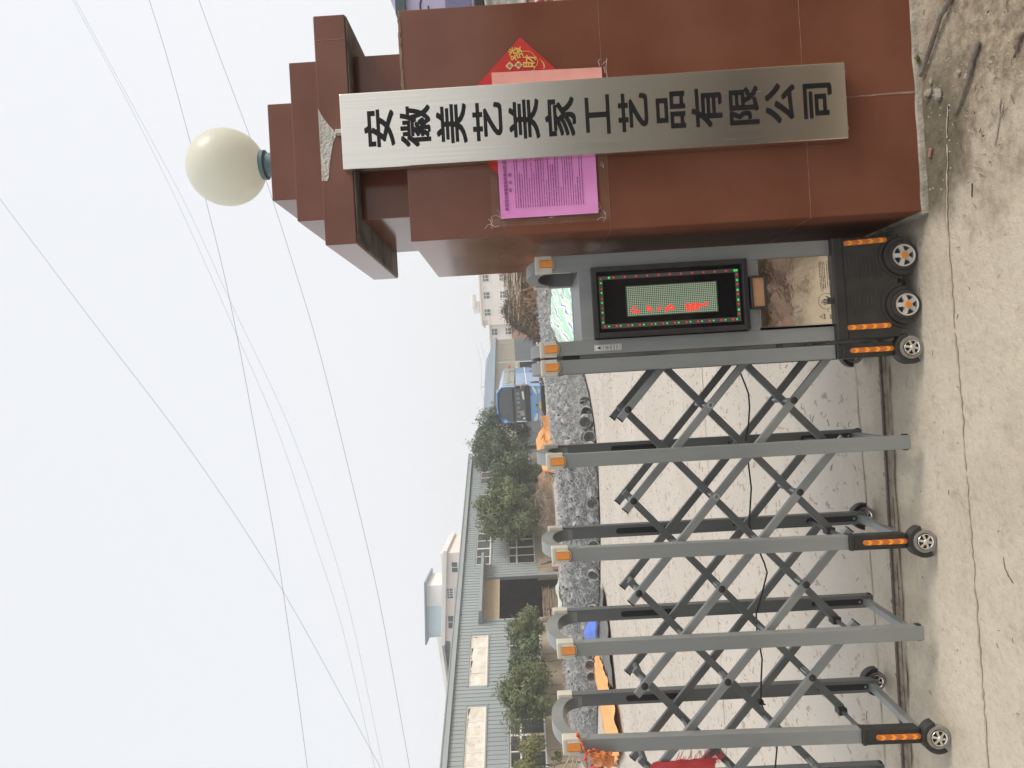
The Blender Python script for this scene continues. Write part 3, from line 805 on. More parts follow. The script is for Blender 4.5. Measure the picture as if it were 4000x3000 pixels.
# display
dx0, dx1, dz0, dz1 = .1685, .4635, .6925, 1.3365
dsp = MB()
def ringbox(mb, o, i, y0, y1):     # a picture-frame ring between two rectangles (x0,x1,z0,z1)
    (a0, a1, b0, b1), (c0, c1, d0, d1) = o, i
    mb.box(a0, a1, y0, y1, d1, b1); mb.box(a0, a1, y0, y1, b0, d0); mb.box(a0, c0, y0, y1, d0, d1); mb.box(c1, a1, y0, y1, d0, d1)
ringbox(dsp, (dx0, dx1, dz0, dz1), (.190, .442, .714, 1.315), -.006, .03)
disp = dsp.build('display', 'black_plastic', gate, bevel=.003)
st = MB(); ringbox(st, (.194, .438, .700, .704), (.1945, .4375, .7005, .7035), -.0085, -.005)
for k in range(4): st.box(dx0+.01, dx1-.01, -.0085, -.005, .696+k*.0045, .698+k*.0045)
st.build('frame_rib', 'black_plastic', disp)
MB().box(.190, .442, .012, .03, .714, 1.315).build('screen', 'display_glass', disp)
sp_ = MB(); ringbox(sp_, (.2065, .4255, .7265, 1.306), (.2245, .4105, .741, 1.289), .0095, .0115); sp_.build('light_strip', 'strip_grey', disp)
mxx0, mxx1, mz0, mz1 = .254, .3765, .8215, 1.1925
MB().box(mxx0-.003, mxx1+.003, .0095, .0118, mz0-.004, mz1+.004).build('matrix_board', 'pcb_green', disp)
lit = {}
_gl = [0]
def L_(rows, r0, c0):
    _gl[0] += 1
    for r, s_ in enumerate(rows):
        for c, ch in enumerate(s_):
            if ch == '#': lit[(r0+r, c0+c)] = _gl[0]
# rows run down the screen; columns from the left edge; the message is scrolling off to the left
L_(['.##.', '#..#', '.#.#', '##..'], 2, 1); L_(['..##', '.#.#', '.##.'], 10, 1); L_(['.##', '..#'], 16, 1)
L_(['##..', '.##.', '..##', '.#.#', '.##.'], 20, 1); L_(['#.##', '####', '#.#.', '####', '#.##', '.#.#', '####', '..##', '..#.', '..#.', '..##', '...#'], 31, 1)
dots = MB(); ld = [MB() for _ in range(_gl[0]+1)]; NR, NC = 48, 16
for r in range(NR):
    for c in range(NC):
        x = mxx0 + (mxx1-mxx0)*(c+.5)/NC; z = mz1 - (mz1-mz0)*(r+.5)/NR; h = .0031 if (r, c) in lit else .0026
        q = [(x-h, .0088, z-h), (x+h, .0088, z-h), (x+h, .0088, z+h), (x-h, .0088, z+h)]
        (ld[lit[(r, c)]] if (r, c) in lit else dots).add(q, [(0, 1, 2, 3)])
dots.build('matrix_dot', 'dot_pale', disp); [q.build('lit_text', 'led_red', disp) for q in ld if q.v]
re_, ge_ = MB(), MB()
def led(mb, x, z, r=.0048): mb.add([(x+r*math.cos(2*PI*j/10), .0088, z+r*math.sin(2*PI*j/10)) for j in range(10)], [tuple(range(10))])
xs0, xs1, zs0, zs1 = .2155, .418, .734, 1.2975
for k in range(12):
    z = zs1 - .008 - k*.0488*.985
    led(re_, xs0, z);
    if k % 1 == 0: led(ge_, xs0, z-.0165, .0036)
for k in range(11):
    z = zs1 - .055 - k*.0465
    led(re_, xs1, z)
for z in (1.262, .742): led(ge_, xs1, z, .005)
for k in range(5):
    x = xs0 + .018 + k*.041; led(ge_, x, zs1-.001, .0042); led(re_, x+.017, zs1-.001, .0036)
    led(ge_, x+.021, zs0, .0048); led(re_, x+.004, zs0, .0046)
re_.build('red_light', 'led_red_dim', disp); ge_.build('green_light', 'led_green', disp)

# mirror plate and its printed warnings
mir = MB().box(.1760, .4585, .014, .0215, .343, .6455).build('mirror_plate', 'mirror_steel', gate, bevel=.0012)
me_ = MB(); me_.box(.1735, .1758, .012, .022, .343, .6475); me_.box(.1758, .4588, .012, .022, .6457, .6475); me_.build('edge_strip', 'chrome', mir)
wr = MB(); yw = .0132
def arcl(mb, x, z, r, w_, y, n=32, a0=0, a1=2*PI):
    for i in range(n):
        a, b = a0+(a1-a0)*i/n, a0+(a1-a0)*(i+1)/n
        mb.add([(x+q*math.cos(t), y, z+q*math.sin(t)) for q, t in ((r, a), (r, b), (r-w_, b), (r-w_, a))], [(0, 1, 2, 3)])
HX, HZ = .269, .3705
arcl(wr, HX, HZ, .0335, .0015, yw, 40, R(-52), R(232))
wr.add([(HX-.012, yw, .3445), (HX+.012, yw, .3445), (HX+.013, yw, .366), (HX-.013, yw, .366)], [(0, 1, 2, 3)])
for k, (dx_, h_) in enumerate(((-.0105, .383), (-.0045, .388), (.0015, .387), (.0070, .382))):
    line(wr, [(HX+dx_, .362), (HX+dx_*1.15, h_)], .0042, yw)
line(wr, [(HX+.011, .356), (HX+.021, .371)], .0045, yw); line(wr, [(HX-.014, .392), (HX+.006, .392)], .001, yw)
TX, TZ = .206, .391
for a, b in (((TX-.011, TZ-.008), (TX+.011, TZ-.008)), ((TX+.011, TZ-.008), (TX, TZ+.011)), ((TX, TZ+.011), (TX-.011, TZ-.008))): line(wr, [a, b], .0016, yw)
line(wr, [(TX, TZ+.004), (TX, TZ-.004)], .0015, yw)
random.seed(3)
for zr, xa, xb in ((.389, .318, .432), (.383, .318, .436), (.376, .322, .438), (.369, .318, .436), (.3585, .33, .437), (.352, .36, .436), (.379, .196, .214), (.366, .224, .232), (.358, .196, .212), (.354, .196, .211)):
    x = xa
    while x < xb:
        l_ = random.uniform(.0018, .0036); wr.add([(x, yw, zr), (x+l_, yw, zr), (x+l_, yw, zr+.0034), (x, yw, zr+.0034)], [(0, 1, 2, 3)]); x += l_ + random.choice((.0012, .0012, .004))
arcl(wr, .312, .3855, .004, .001, yw, 10, R(90), R(270)); line(wr, [(.312, .3817), (.33, .3817)], .0008, yw)
wr.build('printed_warning', 'print_dark', mir)
sb = MB(); ringbox(sb, (.2535, .3885, .620, .6865), (.2615, .3805, .630, .6765), -.012, .02)
sensor = sb.build('sensor_frame', 'black_plastic', gate, bevel=.003)
MB().box(.2615, .3805, -.004, .02, .630, .6765).build('sensor_window', 'tan_panel', sensor)
# safety sticker
stk = MB().box(LX[0]-.0182, LX[0]+.0082, .0188, .021, 1.225, 1.338).build('sticker', 'sticker_white', gate)
sk_ = MB(); xs_, yk = LX[0]-.005, .0183
ringl = [(-.0115, .0005), (.0115, .0005)]
for za, zb in ((1.301, 1.335), (1.269, 1.299), (1.256, 1.2675), (1.242, 1.2545), (1.2275, 1.2405)):
    for a, b in (((xs_-.0115, za), (xs_+.0115, za)), ((xs_-.0115, zb), (xs_+.0115, zb)), ((xs_-.0115, za), (xs_-.0115, zb)), ((xs_+.0115, za), (xs_+.0115, zb))): line(sk_, [a, b], .0011, yk)
sk_.add([(xs_-.0085, yk, 1.3125), (xs_+.0085, yk, 1.3125), (xs_, yk, 1.328)], [(0, 1, 2)])
arcl(sk_, xs_, 1.2865, .0085, .0016, yk, 20); line(sk_, [(xs_-.004, 1.2825), (xs_+.004, 1.2905)], .003, yk); line(sk_, [(xs_-.003, 1.2905), (xs_+.003, 1.2825)], .0016, yk)
for z in (1.307, 1.273, 1.2605, 1.247, 1.2325):
    for k in range(5): sk_.add([(xs_-.008+k*.0034, yk, z-.0015), (xs_-.0055+k*.0034, yk, z-.0015), (xs_-.0055+k*.0034, yk, z+.0018), (xs_-.008+k*.0034, yk, z+.0018)], [(0, 1, 2, 3)])
sk_.build('sticker_print', 'print_dark', stk)

# black plastic skirt of the drive unit
bs = MB()
bs.box(.1035, .5245, -.004, .50, .080, .298)
bs.prism([(.1015, .345), (.1015, .300), (.5265, .300), (.5265, .345)], -.012, .505)
skt = bs.build('base_cover', 'black_plastic', gate, bevel=.006)
vb = MB()
for k in range(9):
    z = .276 - k*.0165
    a0 = .335 + .0; vb.box(.352, .352 + .088 - max(0, (k-3))*.003, -.0066, -.003, z, z+.0055)
    vb.box(.196 + k*.0075, .310, -.0066, -.003, z-.002, z+.0035)
vb.build('vent_rib', 'black_plastic', skt, bevel=.001)
reflector(skt, .117, .296, -.006, .0105, .499, .006)
reflector(skt, .123, .303, -.006, .0105, .152, .001)
for x in (.434, .232):
    fender(skt, x, -.020, .061, .064, .079, R(-5), R(205), .05)
    fender(skt, x, -.009, .061, .080, .094, R(5), R(180), .03, 'arch_rim')
    wheel(gate, x, -.022, .061, .0605, 'silver', .042)
    wheel(gate, x, .46, .061, .0605, 'silver', .042)

# ------------------------------------------------------------------ red rope, rags and flag tied to the gate
rope = GF.empty('red_rope')
tag(rope, 'frayed red and orange rope knotted round the top of a gate post', 'rope')
rp = MB()
def wig(pts, n=8, a=.003):
    o = []
    for p, q in zip(pts[:-1], pts[1:]):
        for i in range(n):
            t = i/n; o.append(tuple(p[k]+(q[k]-p[k])*t + random.uniform(-a, a) for k in range(3)))
    return o + [pts[-1]]
for k in range(3):
    rp.tube(wig([(-1.445+.003*k, .005, 1.508-.004*k), (-1.47, -.002, 1.489), (-1.516, -.004, 1.472), (-1.546, 0, 1.478), (-1.56, .03, 1.49)]), .0028, 5)
rp.tube(wig([(-1.516, -.004, 1.47), (-1.522, -.01, 1.44), (-1.512, -.012, 1.42), (-1.502, -.012, 1.437), (-1.512, -.010, 1.466)]), .0045, 6)
rp.tube(wig([(-1.518, -.004, 1.468), (-1.535, -.01, 1.44), (-1.55, -.012, 1.458)]), .004, 6)
rp.tube(wig([(-1.52, -.004, 1.47), (-1.56, .0, 1.474), (-1.62, .02, 1.465)]), .003, 6)
rp.build('strand', 'red_rope', rope, smooth=True)
rag = GF.empty('torn_wrapper')
tag(rag, 'torn orange and brown paper wrapper hanging from the knotted rope', 'wrapper')
def ragf(u, v):
    x = -1.512 - .062*u + .012*noise.noise((u*3, v*4, 1)); z = 1.463 - .125*v*(.75+.35*noise.noise((u*5, 2, 2))) - .02*u
    return (x, -.012 - .018*abs(noise.noise((u*4, v*5, 3))) , z)
MB().grid(ragf, 12, 16).build('paper', 'orange_rag', rag, smooth=True)
bag = GF.empty('red_bag')
tag(bag, 'small crumpled red plastic bag hanging at the edge of the gate', 'bag')
def bagf(u, v):
    a = 2*PI*u; r = .04*math.sin(PI*min(1, v*.92+.08))**.7
    return (-1.605 + r*math.cos(a)*(1+.3*noise.noise((u*6, v*5, 2))), -.005 + .5*r*math.sin(a), 1.475 - .09*v)
MB().grid(bagf, 20, 12).build('bag', 'red_cloth', bag, smooth=True)
flag = GF.empty('fringed_flag')
tag(flag, 'red fringed cloth hanging behind the bars at the edge of the gate', 'flag')
fl = MB()
def flf(u, v):
    x = -1.610 - .30*u; z = 1.19 - .27*v + .02*math.sin(u*9)
    return (x + .008*noise.noise((v*8, 0, 0)), .075 + .015*math.sin(u*14+v*2), z)
fl.grid(flf, 24, 14); fo = fl.build('cloth', 'red_cloth', flag, smooth=True)
fr_ = MB(); random.seed(9)
for k in range(60):
    z = random.uniform(.915, 1.10); x = -1.612 - random.uniform(0, .02)
    l_ = random.uniform(.01, .05) if k > 12 else random.uniform(.05, .085)
    fr_.tube([(x, .075, z), (x+l_*.5, .072+random.uniform(-.01, .01), z-.01+random.uniform(-.02, .01)), (x+l_, .07+random.uniform(-.02, .02), z-.03*random.random()-.01)], .0011, 3)
fr_.build('fringe', 'red_cloth', flag)
# ------------------------------------------------------------------ the long metal clad workshop across the yard
BF = Fr(-19.0816, 35.6, R(65.5))     # local x runs away along the facade, -y faces the yard
wk = BF.empty('workshop')
tag(wk, 'long grey green metal clad two storey workshop with large windows and open doorway', 'building')
X0, X1, EAVE, PLZ = -9.0, 31.0, 6.56, 1.45
ups = [(-5.1, -1.35), (.11, 3.85), (5.29, 9.15), (15.9, 19.55), (21.14, 24.8), (26.36, 30.1)]
los = [(-5.1, -1.35), (.0, 3.88), (5.25, 9.2), (15.84, 19.55), (21.1, 24.8), (26.36, 30.1)]
UZ, LZ = (4.69, 5.74), (1.53, 3.42)
DOOR = (10.40, 14.42, 4.98)
holes = [(a, b, *UZ) for a, b in ups] + [(a, b, *LZ) for a, b in los] + [(DOOR[0], DOOR[1], 0, DOOR[2])]
def wall_holes(mb, x0, x1, z0, z1, y, holes):
    xs_ = sorted({x0, x1, *[min(max(h[i], x0), x1) for h in holes for i in (0, 1)]}); zs_ = sorted({z0, z1, *[min(max(h[i], z0), z1) for h in holes for i in (2, 3)]})
    for a, b in zip(xs_[:-1], xs_[1:]):
        for c, d_ in zip(zs_[:-1], zs_[1:]):
            mx_, mz_ = (a+b)/2, (c+d_)/2
            if any(h[0] < mx_ < h[1] and h[2] < mz_ < h[3] for h in holes): continue
            mb.quad((a, y, c), (b, y, c), (b, y, d_), (a, y, d_))
def reveals(mb, holes, y0, y1):
    for a, b, c, d_ in holes:
        mb.quad((a, y0, c), (a, y1, c), (a, y1, d_), (a, y0, d_)); mb.quad((b, y0, c), (b, y1, c), (b, y1, d_), (b, y0, d_))
        mb.quad((a, y0, d_), (b, y0, d_), (b, y1, d_), (a, y1, d_)); mb.quad((a, y0, c), (b, y0, c), (b, y1, c), (a, y1, c))
mb = MB(); wall_holes(mb, X0, X1, PLZ, EAVE, 0, holes)
reveals(mb, [h if h[2] > 1 else (h[0], h[1], PLZ, h[3]) for h in holes], 0, .22)
x = X0 + .13
while x < X1:      # standing seams
    segs = [(PLZ, EAVE)]
    for h in holes:
        if h[0]-.02 < x < h[1]+.02:
            segs = [q for a, b in segs for q in ((a, min(b, h[2]-.06)), (max(a, h[3]+.06), b)) if q[1]-q[0] > .05]
    for a, b in segs: mb.box(x-.020, x+.020, -.035, .002, a, b)
    x += .262
mb.box(X1-.003, X1, 0, 16, 0, EAVE)     # gable end
wall = mb.build('wall', 'clad', wk)
pl = MB(); wall_holes(pl, X0, X1, 0, PLZ, -.06, [(DOOR[0], DOOR[1], 0, 9)])
pl.quad((X0, -.06, PLZ), (X1, -.06, PLZ), (X1, .02, PLZ), (X0, .02, PLZ))
for xx in DOOR[:2]: pl.quad((xx, -.06, 0), (xx, .4, 0), (xx, .4, PLZ), (xx, -.06, PLZ))
pl.build('plinth', 'plinth', wk)
ck = MB(); random.seed(21)
for xx in (-3.4, .9, 3.0, 5.0, 7.3, 9.6, 15.2, 18.6, 22.5, 26.0):
    L = [(xx + random.uniform(-.03, .03), PLZ*(1-t/9)) for t in range(10)]
    for a, b in zip(L[:-1], L[1:]): ck.add([(a[0]-.018, -.064, a[1]), (a[0]+.018, -.064, a[1]), (b[0]+.018, -.064, b[1]), (b[0]-.018, -.064, b[1])], [(0, 1, 2, 3)])
ck.build('crack', 'stick_dark', wk)
# fascia gutter and roof
rf = MB(); rf.box(X0, X1+.1, -.22, .02, EAVE-.02, EAVE+.30); gut = rf.build('fascia', 'clad', wk, bevel=.01)
MB().box(X0, X1+.1, -.27, -.2, EAVE+.27, EAVE+.34).build('gutter', 'clad_trim', wk, bevel=.01)
rr = MB(); rr.add([(X0, 0, EAVE+.25), (X1, 0, EAVE+.25), (X1, 8, EAVE+.9), (X0, 8, EAVE+.9), (X1, 16, EAVE+.25), (X0, 16, EAVE+.25)], [(0, 1, 2, 3), (3, 2, 4, 5)])
rr.build('roof', 'roof_blue', wk)
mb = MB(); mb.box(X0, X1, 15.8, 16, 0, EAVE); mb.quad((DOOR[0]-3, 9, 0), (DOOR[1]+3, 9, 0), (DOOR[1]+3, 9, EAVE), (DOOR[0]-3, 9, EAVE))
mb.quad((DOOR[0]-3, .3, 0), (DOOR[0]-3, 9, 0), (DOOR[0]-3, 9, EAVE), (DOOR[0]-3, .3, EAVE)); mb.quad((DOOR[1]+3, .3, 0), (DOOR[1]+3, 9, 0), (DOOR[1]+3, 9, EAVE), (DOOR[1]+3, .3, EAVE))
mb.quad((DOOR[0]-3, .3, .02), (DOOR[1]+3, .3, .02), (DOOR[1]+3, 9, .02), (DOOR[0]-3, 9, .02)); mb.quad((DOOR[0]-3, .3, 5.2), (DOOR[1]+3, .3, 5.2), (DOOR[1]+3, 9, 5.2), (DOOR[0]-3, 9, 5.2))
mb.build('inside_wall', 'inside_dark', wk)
def window(a, b, c, d_, parent, nm, trans=None, curtain=False, y=.02, f=.075):
    fr = MB()
    ringbox(fr, (a, b, c, d_), (a+f, b-f, c+f, d_-f), y, y+.09)
    for k in range(1, nm):
        xx = a + (b-a)*k/nm; ff = f*.75 if k*2 == nm else f*.42
        fr.box(xx-ff/1, xx+ff/1, y+.005, y+.085, c+f, d_-f)
    if trans: fr.box(a+f, b-f, y-.003, y+.088, trans-.05, trans+.05)
    o = fr.build('window', 'window_frame', parent)
    MB().box(a+f*.5, b-f*.5, y+.05, y+.06, c+f*.5, d_-f*.5).build('pane', 'window_glass', o)
    if curtain:     # sagging sheets behind the sashes, seen through the open glass
        cu = MB()
        for k in range(nm):
            u0, u1 = a + (b-a)*k/nm + .04, a + (b-a)*(k+1)/nm - .04
            dz_ = random.uniform(.03, .22)
            def cf(u, v, u0=u0, u1=u1, dz_=dz_, k=k):
                return (u0+(u1-u0)*u, y + .022 + .045*noise.noise((u*3.5+v*1.5+k*3, v*2.5-u*2, a)), c+.05 + (d_-c-.1 - dz_*(abs(u-.3)**.5))*v)
            cu.grid(cf, 14, 10)
        cu.build('curtain', 'curtain', o, smooth=True)
    return o
random.seed(31)
for i, (a, b) in enumerate(ups): window(a, b, *UZ, wk, 4, None, i < 3)
for a, b in los: window(a, b, *LZ, wk, 4, 2.83)
for a, b in ups: MB().box(a-.12, b+.12, -.06, .03, UZ[0]-.09, UZ[0]-.005).build('window_sill', 'clad_trim', wk)
tr = MB()
for a, b in ups: tr.box(a-.10, b+.10, -.05, .0, UZ[1]+.005, UZ[1]+.07)
for a, b in los: tr.box(a-.08, b+.08, -.05, .0, LZ[1]+.005, LZ[1]+.07); tr.box(a-.08, b+.08, -.08, .02, LZ[0]-.08, LZ[0]-.005)
tr.build('window_trim', 'clad_trim', wk)
sh = MB()
for k in range(12):     # half raised roller shutter
    z = 4.07 + k*.078; sh.prism_yz([(.10, z), (.07, z+.02), (.07, z+.058), (.10, z+.078)], DOOR[0]+.03, DOOR[1]-.03)
sh.box(DOOR[0]+.03, DOOR[1]-.03, .07, .11, 4.02, 4.075)
sh.build('roller_shutter', 'shutter', wk)
ca = MB(); ca.prism_yz([(-.02, 5.02), (-1.05, 5.04), (-1.05, 5.22), (-.02, 5.34)], 10.1, 15.9)
ca.build('canopy', 'clad_trim', wk, bevel=.01)
jb = MB(); jb.box(DOOR[1]-.02, DOOR[1]+.14, -.07, .2, 0, 4.98); jb.box(DOOR[0]-.14, DOOR[0]+.02, -.07, .2, PLZ, 4.98)
jb.build('door_jamb', 'clad_trim', wk)

def scatter_sticks(name, n, fn, mat, r=(.008, .02), seg=4, seed=1, parent=None):
    random.seed(seed); mb = MB()
    for i in range(n):
        p, d, L, bend = fn(i)
        p, d = Vector(p), Vector(d).normalized(); q = Vector((random.uniform(-1, 1), random.uniform(-1, 1), random.uniform(-1, 1)))
        pts = [p + d*(t-.5)*L + q*bend*math.sin(PI*t*random.choice((1, 1, 2))) for t in [k/seg for k in range(seg+1)]]
        rr_ = random.uniform(*r); mb.tube(pts, rr_, 4, rr_*.55)
    return mb.build(name, mat, parent)
U = random.uniform
# stacked long canes just inside the doorway
cane = BF.empty('cane_stack')
tag(cane, 'stack of long brown canes lying just inside the dark workshop doorway', 'cane stack', kind='stuff')
scatter_sticks('cane', 240, lambda i: ((12.2+U(-.3, .3), .5+U(0, 1.2), .08 + 1.15*((i % 60)/60)*U(.7, 1)), (1, U(-.08, .08), U(-.05, .05)), U(2.6, 3.5), .05), 'stick_brown', (.015, .035), 4, 4, cane)
bd = BF.empty('wooden_board'); tag(bd, 'weathered wooden board leaning on the workshop wall beside the doorway', 'board')
MB().bar((16.05, -.32, .0), (15.75, -.10, 1.30), .62, .045, (0, 1, 0)).build('board', 'stick_brown', bd, bevel=.01)
tin = BF.empty('red_tin'); tag(tin, 'red and white carton standing on the step at the workshop doorway', 'carton')
MB().box(14.75, 15.15, -.45, -.15, .0, .42).build('carton', 'patterned_bag', tin, bevel=.02)
fan = BF.empty('outdoor_unit'); tag(fan, 'small white ventilator box with round grille at the foot of the workshop wall', 'ventilator')
MB().box(21.8, 22.5, -1.05, -.6, .0, .55).build('casing', 'white_paint', fan, bevel=.03)
fm = MB().lathe([(.20, 0), (.17, -.02), (.14, .0)], (22.15, -1.055, .28), 'y', 24); fm.disc((22.15, -1.052, .28), .15, 'y', 24); fm.build('grille', 'bus_black', fan)
pip = BF.empty('wall_pipe'); tag(pip, 'thin dark pipe running up the plinth behind the round tree', 'pipe')
MB().tube([(19.7, -.10, .5), (19.72, -.12, 1.5), (19.7, -.08, 3.2)], .03, 8).build('pipe', 'pole_grey', pip)

# ------------------------------------------------------------------ trees in front of the workshop
def crown_mesh(rx, ry, rz, n, size, seed, clumps=26, flat=.9):
    random.seed(seed); mb = MB(); cl = []
    for i in range(clumps):
        a, b, c = U(0, 2*PI), U(-.85, 1), U(.40, .92)
        h = math.sqrt(max(0, 1-b*b)); cl.append((Vector((h*math.cos(a)*c, h*math.sin(a)*c, b*c*flat)), U(.16, .42)))
    cl.append((Vector((0, 0, 0)), .55))
    for i in range(n):
        c, cr_ = random.choice(cl)
        v = Vector((random.gauss(0, 1), random.gauss(0, 1), random.gauss(0, 1))).normalized()
        rad = cr_ * (U(.30, 1.10) ** .6)
        p = c + v*rad
        p = Vector((p.x*rx, p.y*ry, p.z*rz))
        nn = (v + Vector((U(-1, 1), U(-1, 1), U(-.4, 1)))*.75).normalized()
        t = nn.cross(Vector((U(-1, 1), U(-1, 1), U(-1, 1)))).normalized(); q = nn.cross(t)
        s_ = size * U(.6, 1.35)
        mb.add([p - t*s_, p - q*s_*.48, p + t*s_, p + q*s_*.48], [(0, 1, 2, 3)])
        if i % 90 == 0:          # stray twigs beyond the outline
            e = Vector((v.x*rx, v.y*ry, v.z*rz))*(.2)
            for k in range(7):
                pp = p + e*(.3+.16*k) + Vector((U(-1, 1), U(-1, 1), U(-1, 1)))*size*.7
                t2 = Vector((U(-1, 1), U(-1, 1), U(-1, 1))).normalized(); q2 = t2.cross(v).normalized()
                mb.add([pp - t2*s_, pp - q2*s_*.45, pp + t2*s_, pp + q2*s_*.45], [(0, 1, 2, 3)])
    return mb
def tree(name, label, pos, zc, rx, ry, rz, n, size, mat, seed, trunk_r, base=0.0, cat='tree'):
    t = empty(name, pos, 0); tag(t, label, cat, 'trees along the workshop front')
    o = crown_mesh(rx, ry, rz, n, size, seed).build('crown', mat, t); o.location.z = zc
    random.seed(seed+99); tk = MB()
    top = zc
    tk.tube([(U(-.05, .05)*k, U(-.05, .05)*k, base + (top-base)*k/5) for k in range(6)], trunk_r, 8, trunk_r*.45)
    for k in range(9):
        a = 2*PI*k/9 + U(-.3, .3); z0 = base + (top-base)*U(.45, .95); L = U(.45, .8)
        tk.tube([(0, 0, z0), (math.cos(a)*rx*L*.5, math.sin(a)*ry*L*.5, z0 + rz*.2), (math.cos(a)*rx*L, math.sin(a)*ry*L, z0 + rz*U(.2, .6))], trunk_r*.45, 5, trunk_r*.12)
    tk.build('trunk', 'bark', t)
    return t
def bpos(x, y): v = BF.w(x, y); return (v.x, v.y, 0)
tree('broadleaf_tree', 'largest dark green tree, rising beside the blue bus at the workshop corner', bpos(27.2, -2.7), 3.75, 3.2, 2.9, 2.95, 19000, .11, 'leaf_dark', 1, .16)
tree('broadleaf_tree', 'dense dark green tree second nearest the blue bus, crown over the second window', bpos(22.6, -2.4), 3.0, 2.35, 2.2, 2.15, 12000, .105, 'leaf_dark', 2, .12)
tree('broadleaf_tree', 'rounded olive green tree with thin bare trunk above the loose brushwood', bpos(18.3, -2.7), 3.15, 2.65, 2.4, 2.4, 15000, .105, 'leaf_olive', 3, .10)
tree('broadleaf_tree', 'small olive tree on a pale thin trunk left of the dark doorway', bpos(7.3, -1.9), 2.25, 1.2, 1.2, 1.25, 7500, .075, 'leaf_olive', 4, .05)
tree('broadleaf_tree', 'bushy mid green tree in front of the lower windows between two smaller trees', bpos(4.7, -2.2), 2.35, 1.35, 1.3, 1.40, 9500, .075, 'leaf_dark', 8, .05)
tree('broadleaf_tree', 'wide olive tree standing before the lower windows under the curtained ones', bpos(2.2, -2.5), 2.35, 1.8, 1.7, 1.75, 13000, .075, 'leaf_olive', 5, .06)
tree('broadleaf_tree', 'yellowish green tree cut off by the edge of the picture', bpos(-1.75, -2.5), 2.25, 1.25, 1.2, 1.0, 7000, .065, 'leaf_yellow', 6, .05)
tree('sapling', 'little yellow green sapling growing against the cement plinth', bpos(-.55, -1.4), 1.02, .26, .26, .34, 700, .05, 'leaf_yellow', 7, .012, cat='sapling')
tree('shrub', 'low green shrub under the dark trees near the orange cloth', bpos(22.6, -3.0), 1.15, .75, .6, .62, 2200, .07, 'leaf_olive', 9, .02, cat='shrub')

# ------------------------------------------------------------------ heaps of brushwood in the yard
br = empty('brushwood_heap', (0, 0, 0)); tag(br, 'loose heap of thin bare brushwood under the olive tree by the workshop', 'brushwood', kind='stuff')
bc = BF.w(17.2, -3.6)
scatter_sticks('branch', 260, lambda i: ((bc.x+U(-1.6, 1.2), bc.y+U(-.8, .8), .05+abs(random.gauss(0, .42))), (U(-1, 1), U(-.5, .5), U(-.4, .8)), U(.6, 1.7), .10), 'stick_brown', (.008, .02), 5, 6, br)
sb_ = BF.w(21.2, -3.2)
tag(MB().grid(lambda u, v: (sb_.x+2.6*(u-.5), sb_.y+1.6*(v-.5), max(0, .95*math.sin(PI*u)*math.sin(PI*v)*(1+.4*noise.noise((u*5, v*5, 0)))-.02)), 20, 14).build('straw_heap', 'straw', None, smooth=True), 'rusty brown heap of dead straw below the low shrub', 'straw heap', kind='stuff')
lg = empty('driftwood_log', (-12.1, 29.6, -.28)); tag(lg, 'pale bent log resting behind the basket pile by the left trees', 'log')
m_ = MB(); random.seed(2)
m_.tube([(-.95, 0, .62), (-.5, .05, .72), (0, 0, .80), (.45, .05, .86), (.75, 0, .84), (1.0, .1, .95)], .13, 9, .07); m_.tube([(-.9, .1, .50), (-.2, .1, .56), (.6, .15, .60)], .09, 8, .05)
m_.tube([(.2, 0, .80), (.5, -.1, .62), (.62, -.1, .45)], .06, 7, .04); m_.build('log', 'bark', lg, smooth=True)
lg2 = empty('branch_tangle', (-12.8, 27.0, -.12)); tag(lg2, 'tangle of bleached curved branches behind the arch of the gate at the edge', 'branches', kind='stuff')
scatter_sticks('branch', 46, lambda i: ((U(-1.4, 1.6), U(-.5, .5), .25+U(0, .6)), (1, U(-.5, .5), U(-.6, .6)), U(.8, 2.0), .18), 'stick_brown', (.012, .035), 6, 8, lg2)
lg3 = empty('stump_pile', (-13.0, 39.2, .35)); tag(lg3, 'brown stump and twisted roots beside the workshop doorway', 'stump')
m_ = MB(); m_.tube([(0, 0, 0), (.05, 0, .5), (.0, 0, 1.05)], .16, 9, .13); m_.tube([(.1, -.1, .1), (.5, -.2, .3), (.7, -.2, .7), (.4, -.2, .9)], .07, 7, .04); m_.tube([(-.2, -.1, .05), (-.6, -.2, .25), (-.7, -.2, .6)], .08, 7, .05)
m_.tube([(.2, -.2, .2), (.6, -.3, .1), (1., -.3, .15)], .07, 7, .04); m_.build('stump', 'bark', lg3, smooth=True)

hp = empty('stick_heap', (0, 0, 0)); tag(hp, 'big heap of long bleached sticks and dark brush right of the blue bus', 'stick heap', kind='stuff')
prof = [(1.6, .3), (1.92, .95), (2.06, 1.2), (2.4, 1.62), (2.62, 2.0), (2.94, 2.22), (3.41, 2.33), (3.76, 2.18), (4.29, 2.0), (4.78, 2.05), (5.04, 2.22), (6.5, 2.4), (8, 2.2), (9.5, 1.2), (10.2, .1)]
def hz_(x):
    for (a, b), (c, d_) in zip(prof[:-1], prof[1:]):
        if a <= x <= c: return b + (d_-b)*(x-a)/(c-a)
    return .0
core = MB()
core.grid(lambda u, v: (1.6+8.6*u, 31.2+4.5*v, max(0, (hz_(1.6+8.6*u)-.05)*math.sin(PI*min(1, .03+v*1.0))**.55 + .12*noise.noise((u*16, v*7, 1)))), 60, 16)
core.build('brush_core', 'stick_dark', hp)
def front_pt(x, s):      # point on the front slope; s 0 foot .. 1 crest
    return Vector((x, 31.1 + 1.9*s - .12, hz_(x)*math.sin(PI*min(.5, .05+.45*s))**.55))
def f1(i):
    x = U(1.8, 9.5); p = front_pt(x, U(.05, 1)); return (p, (U(-1, 1), U(-.3, .3), U(-.7, .9)), U(.25, .8), .05)
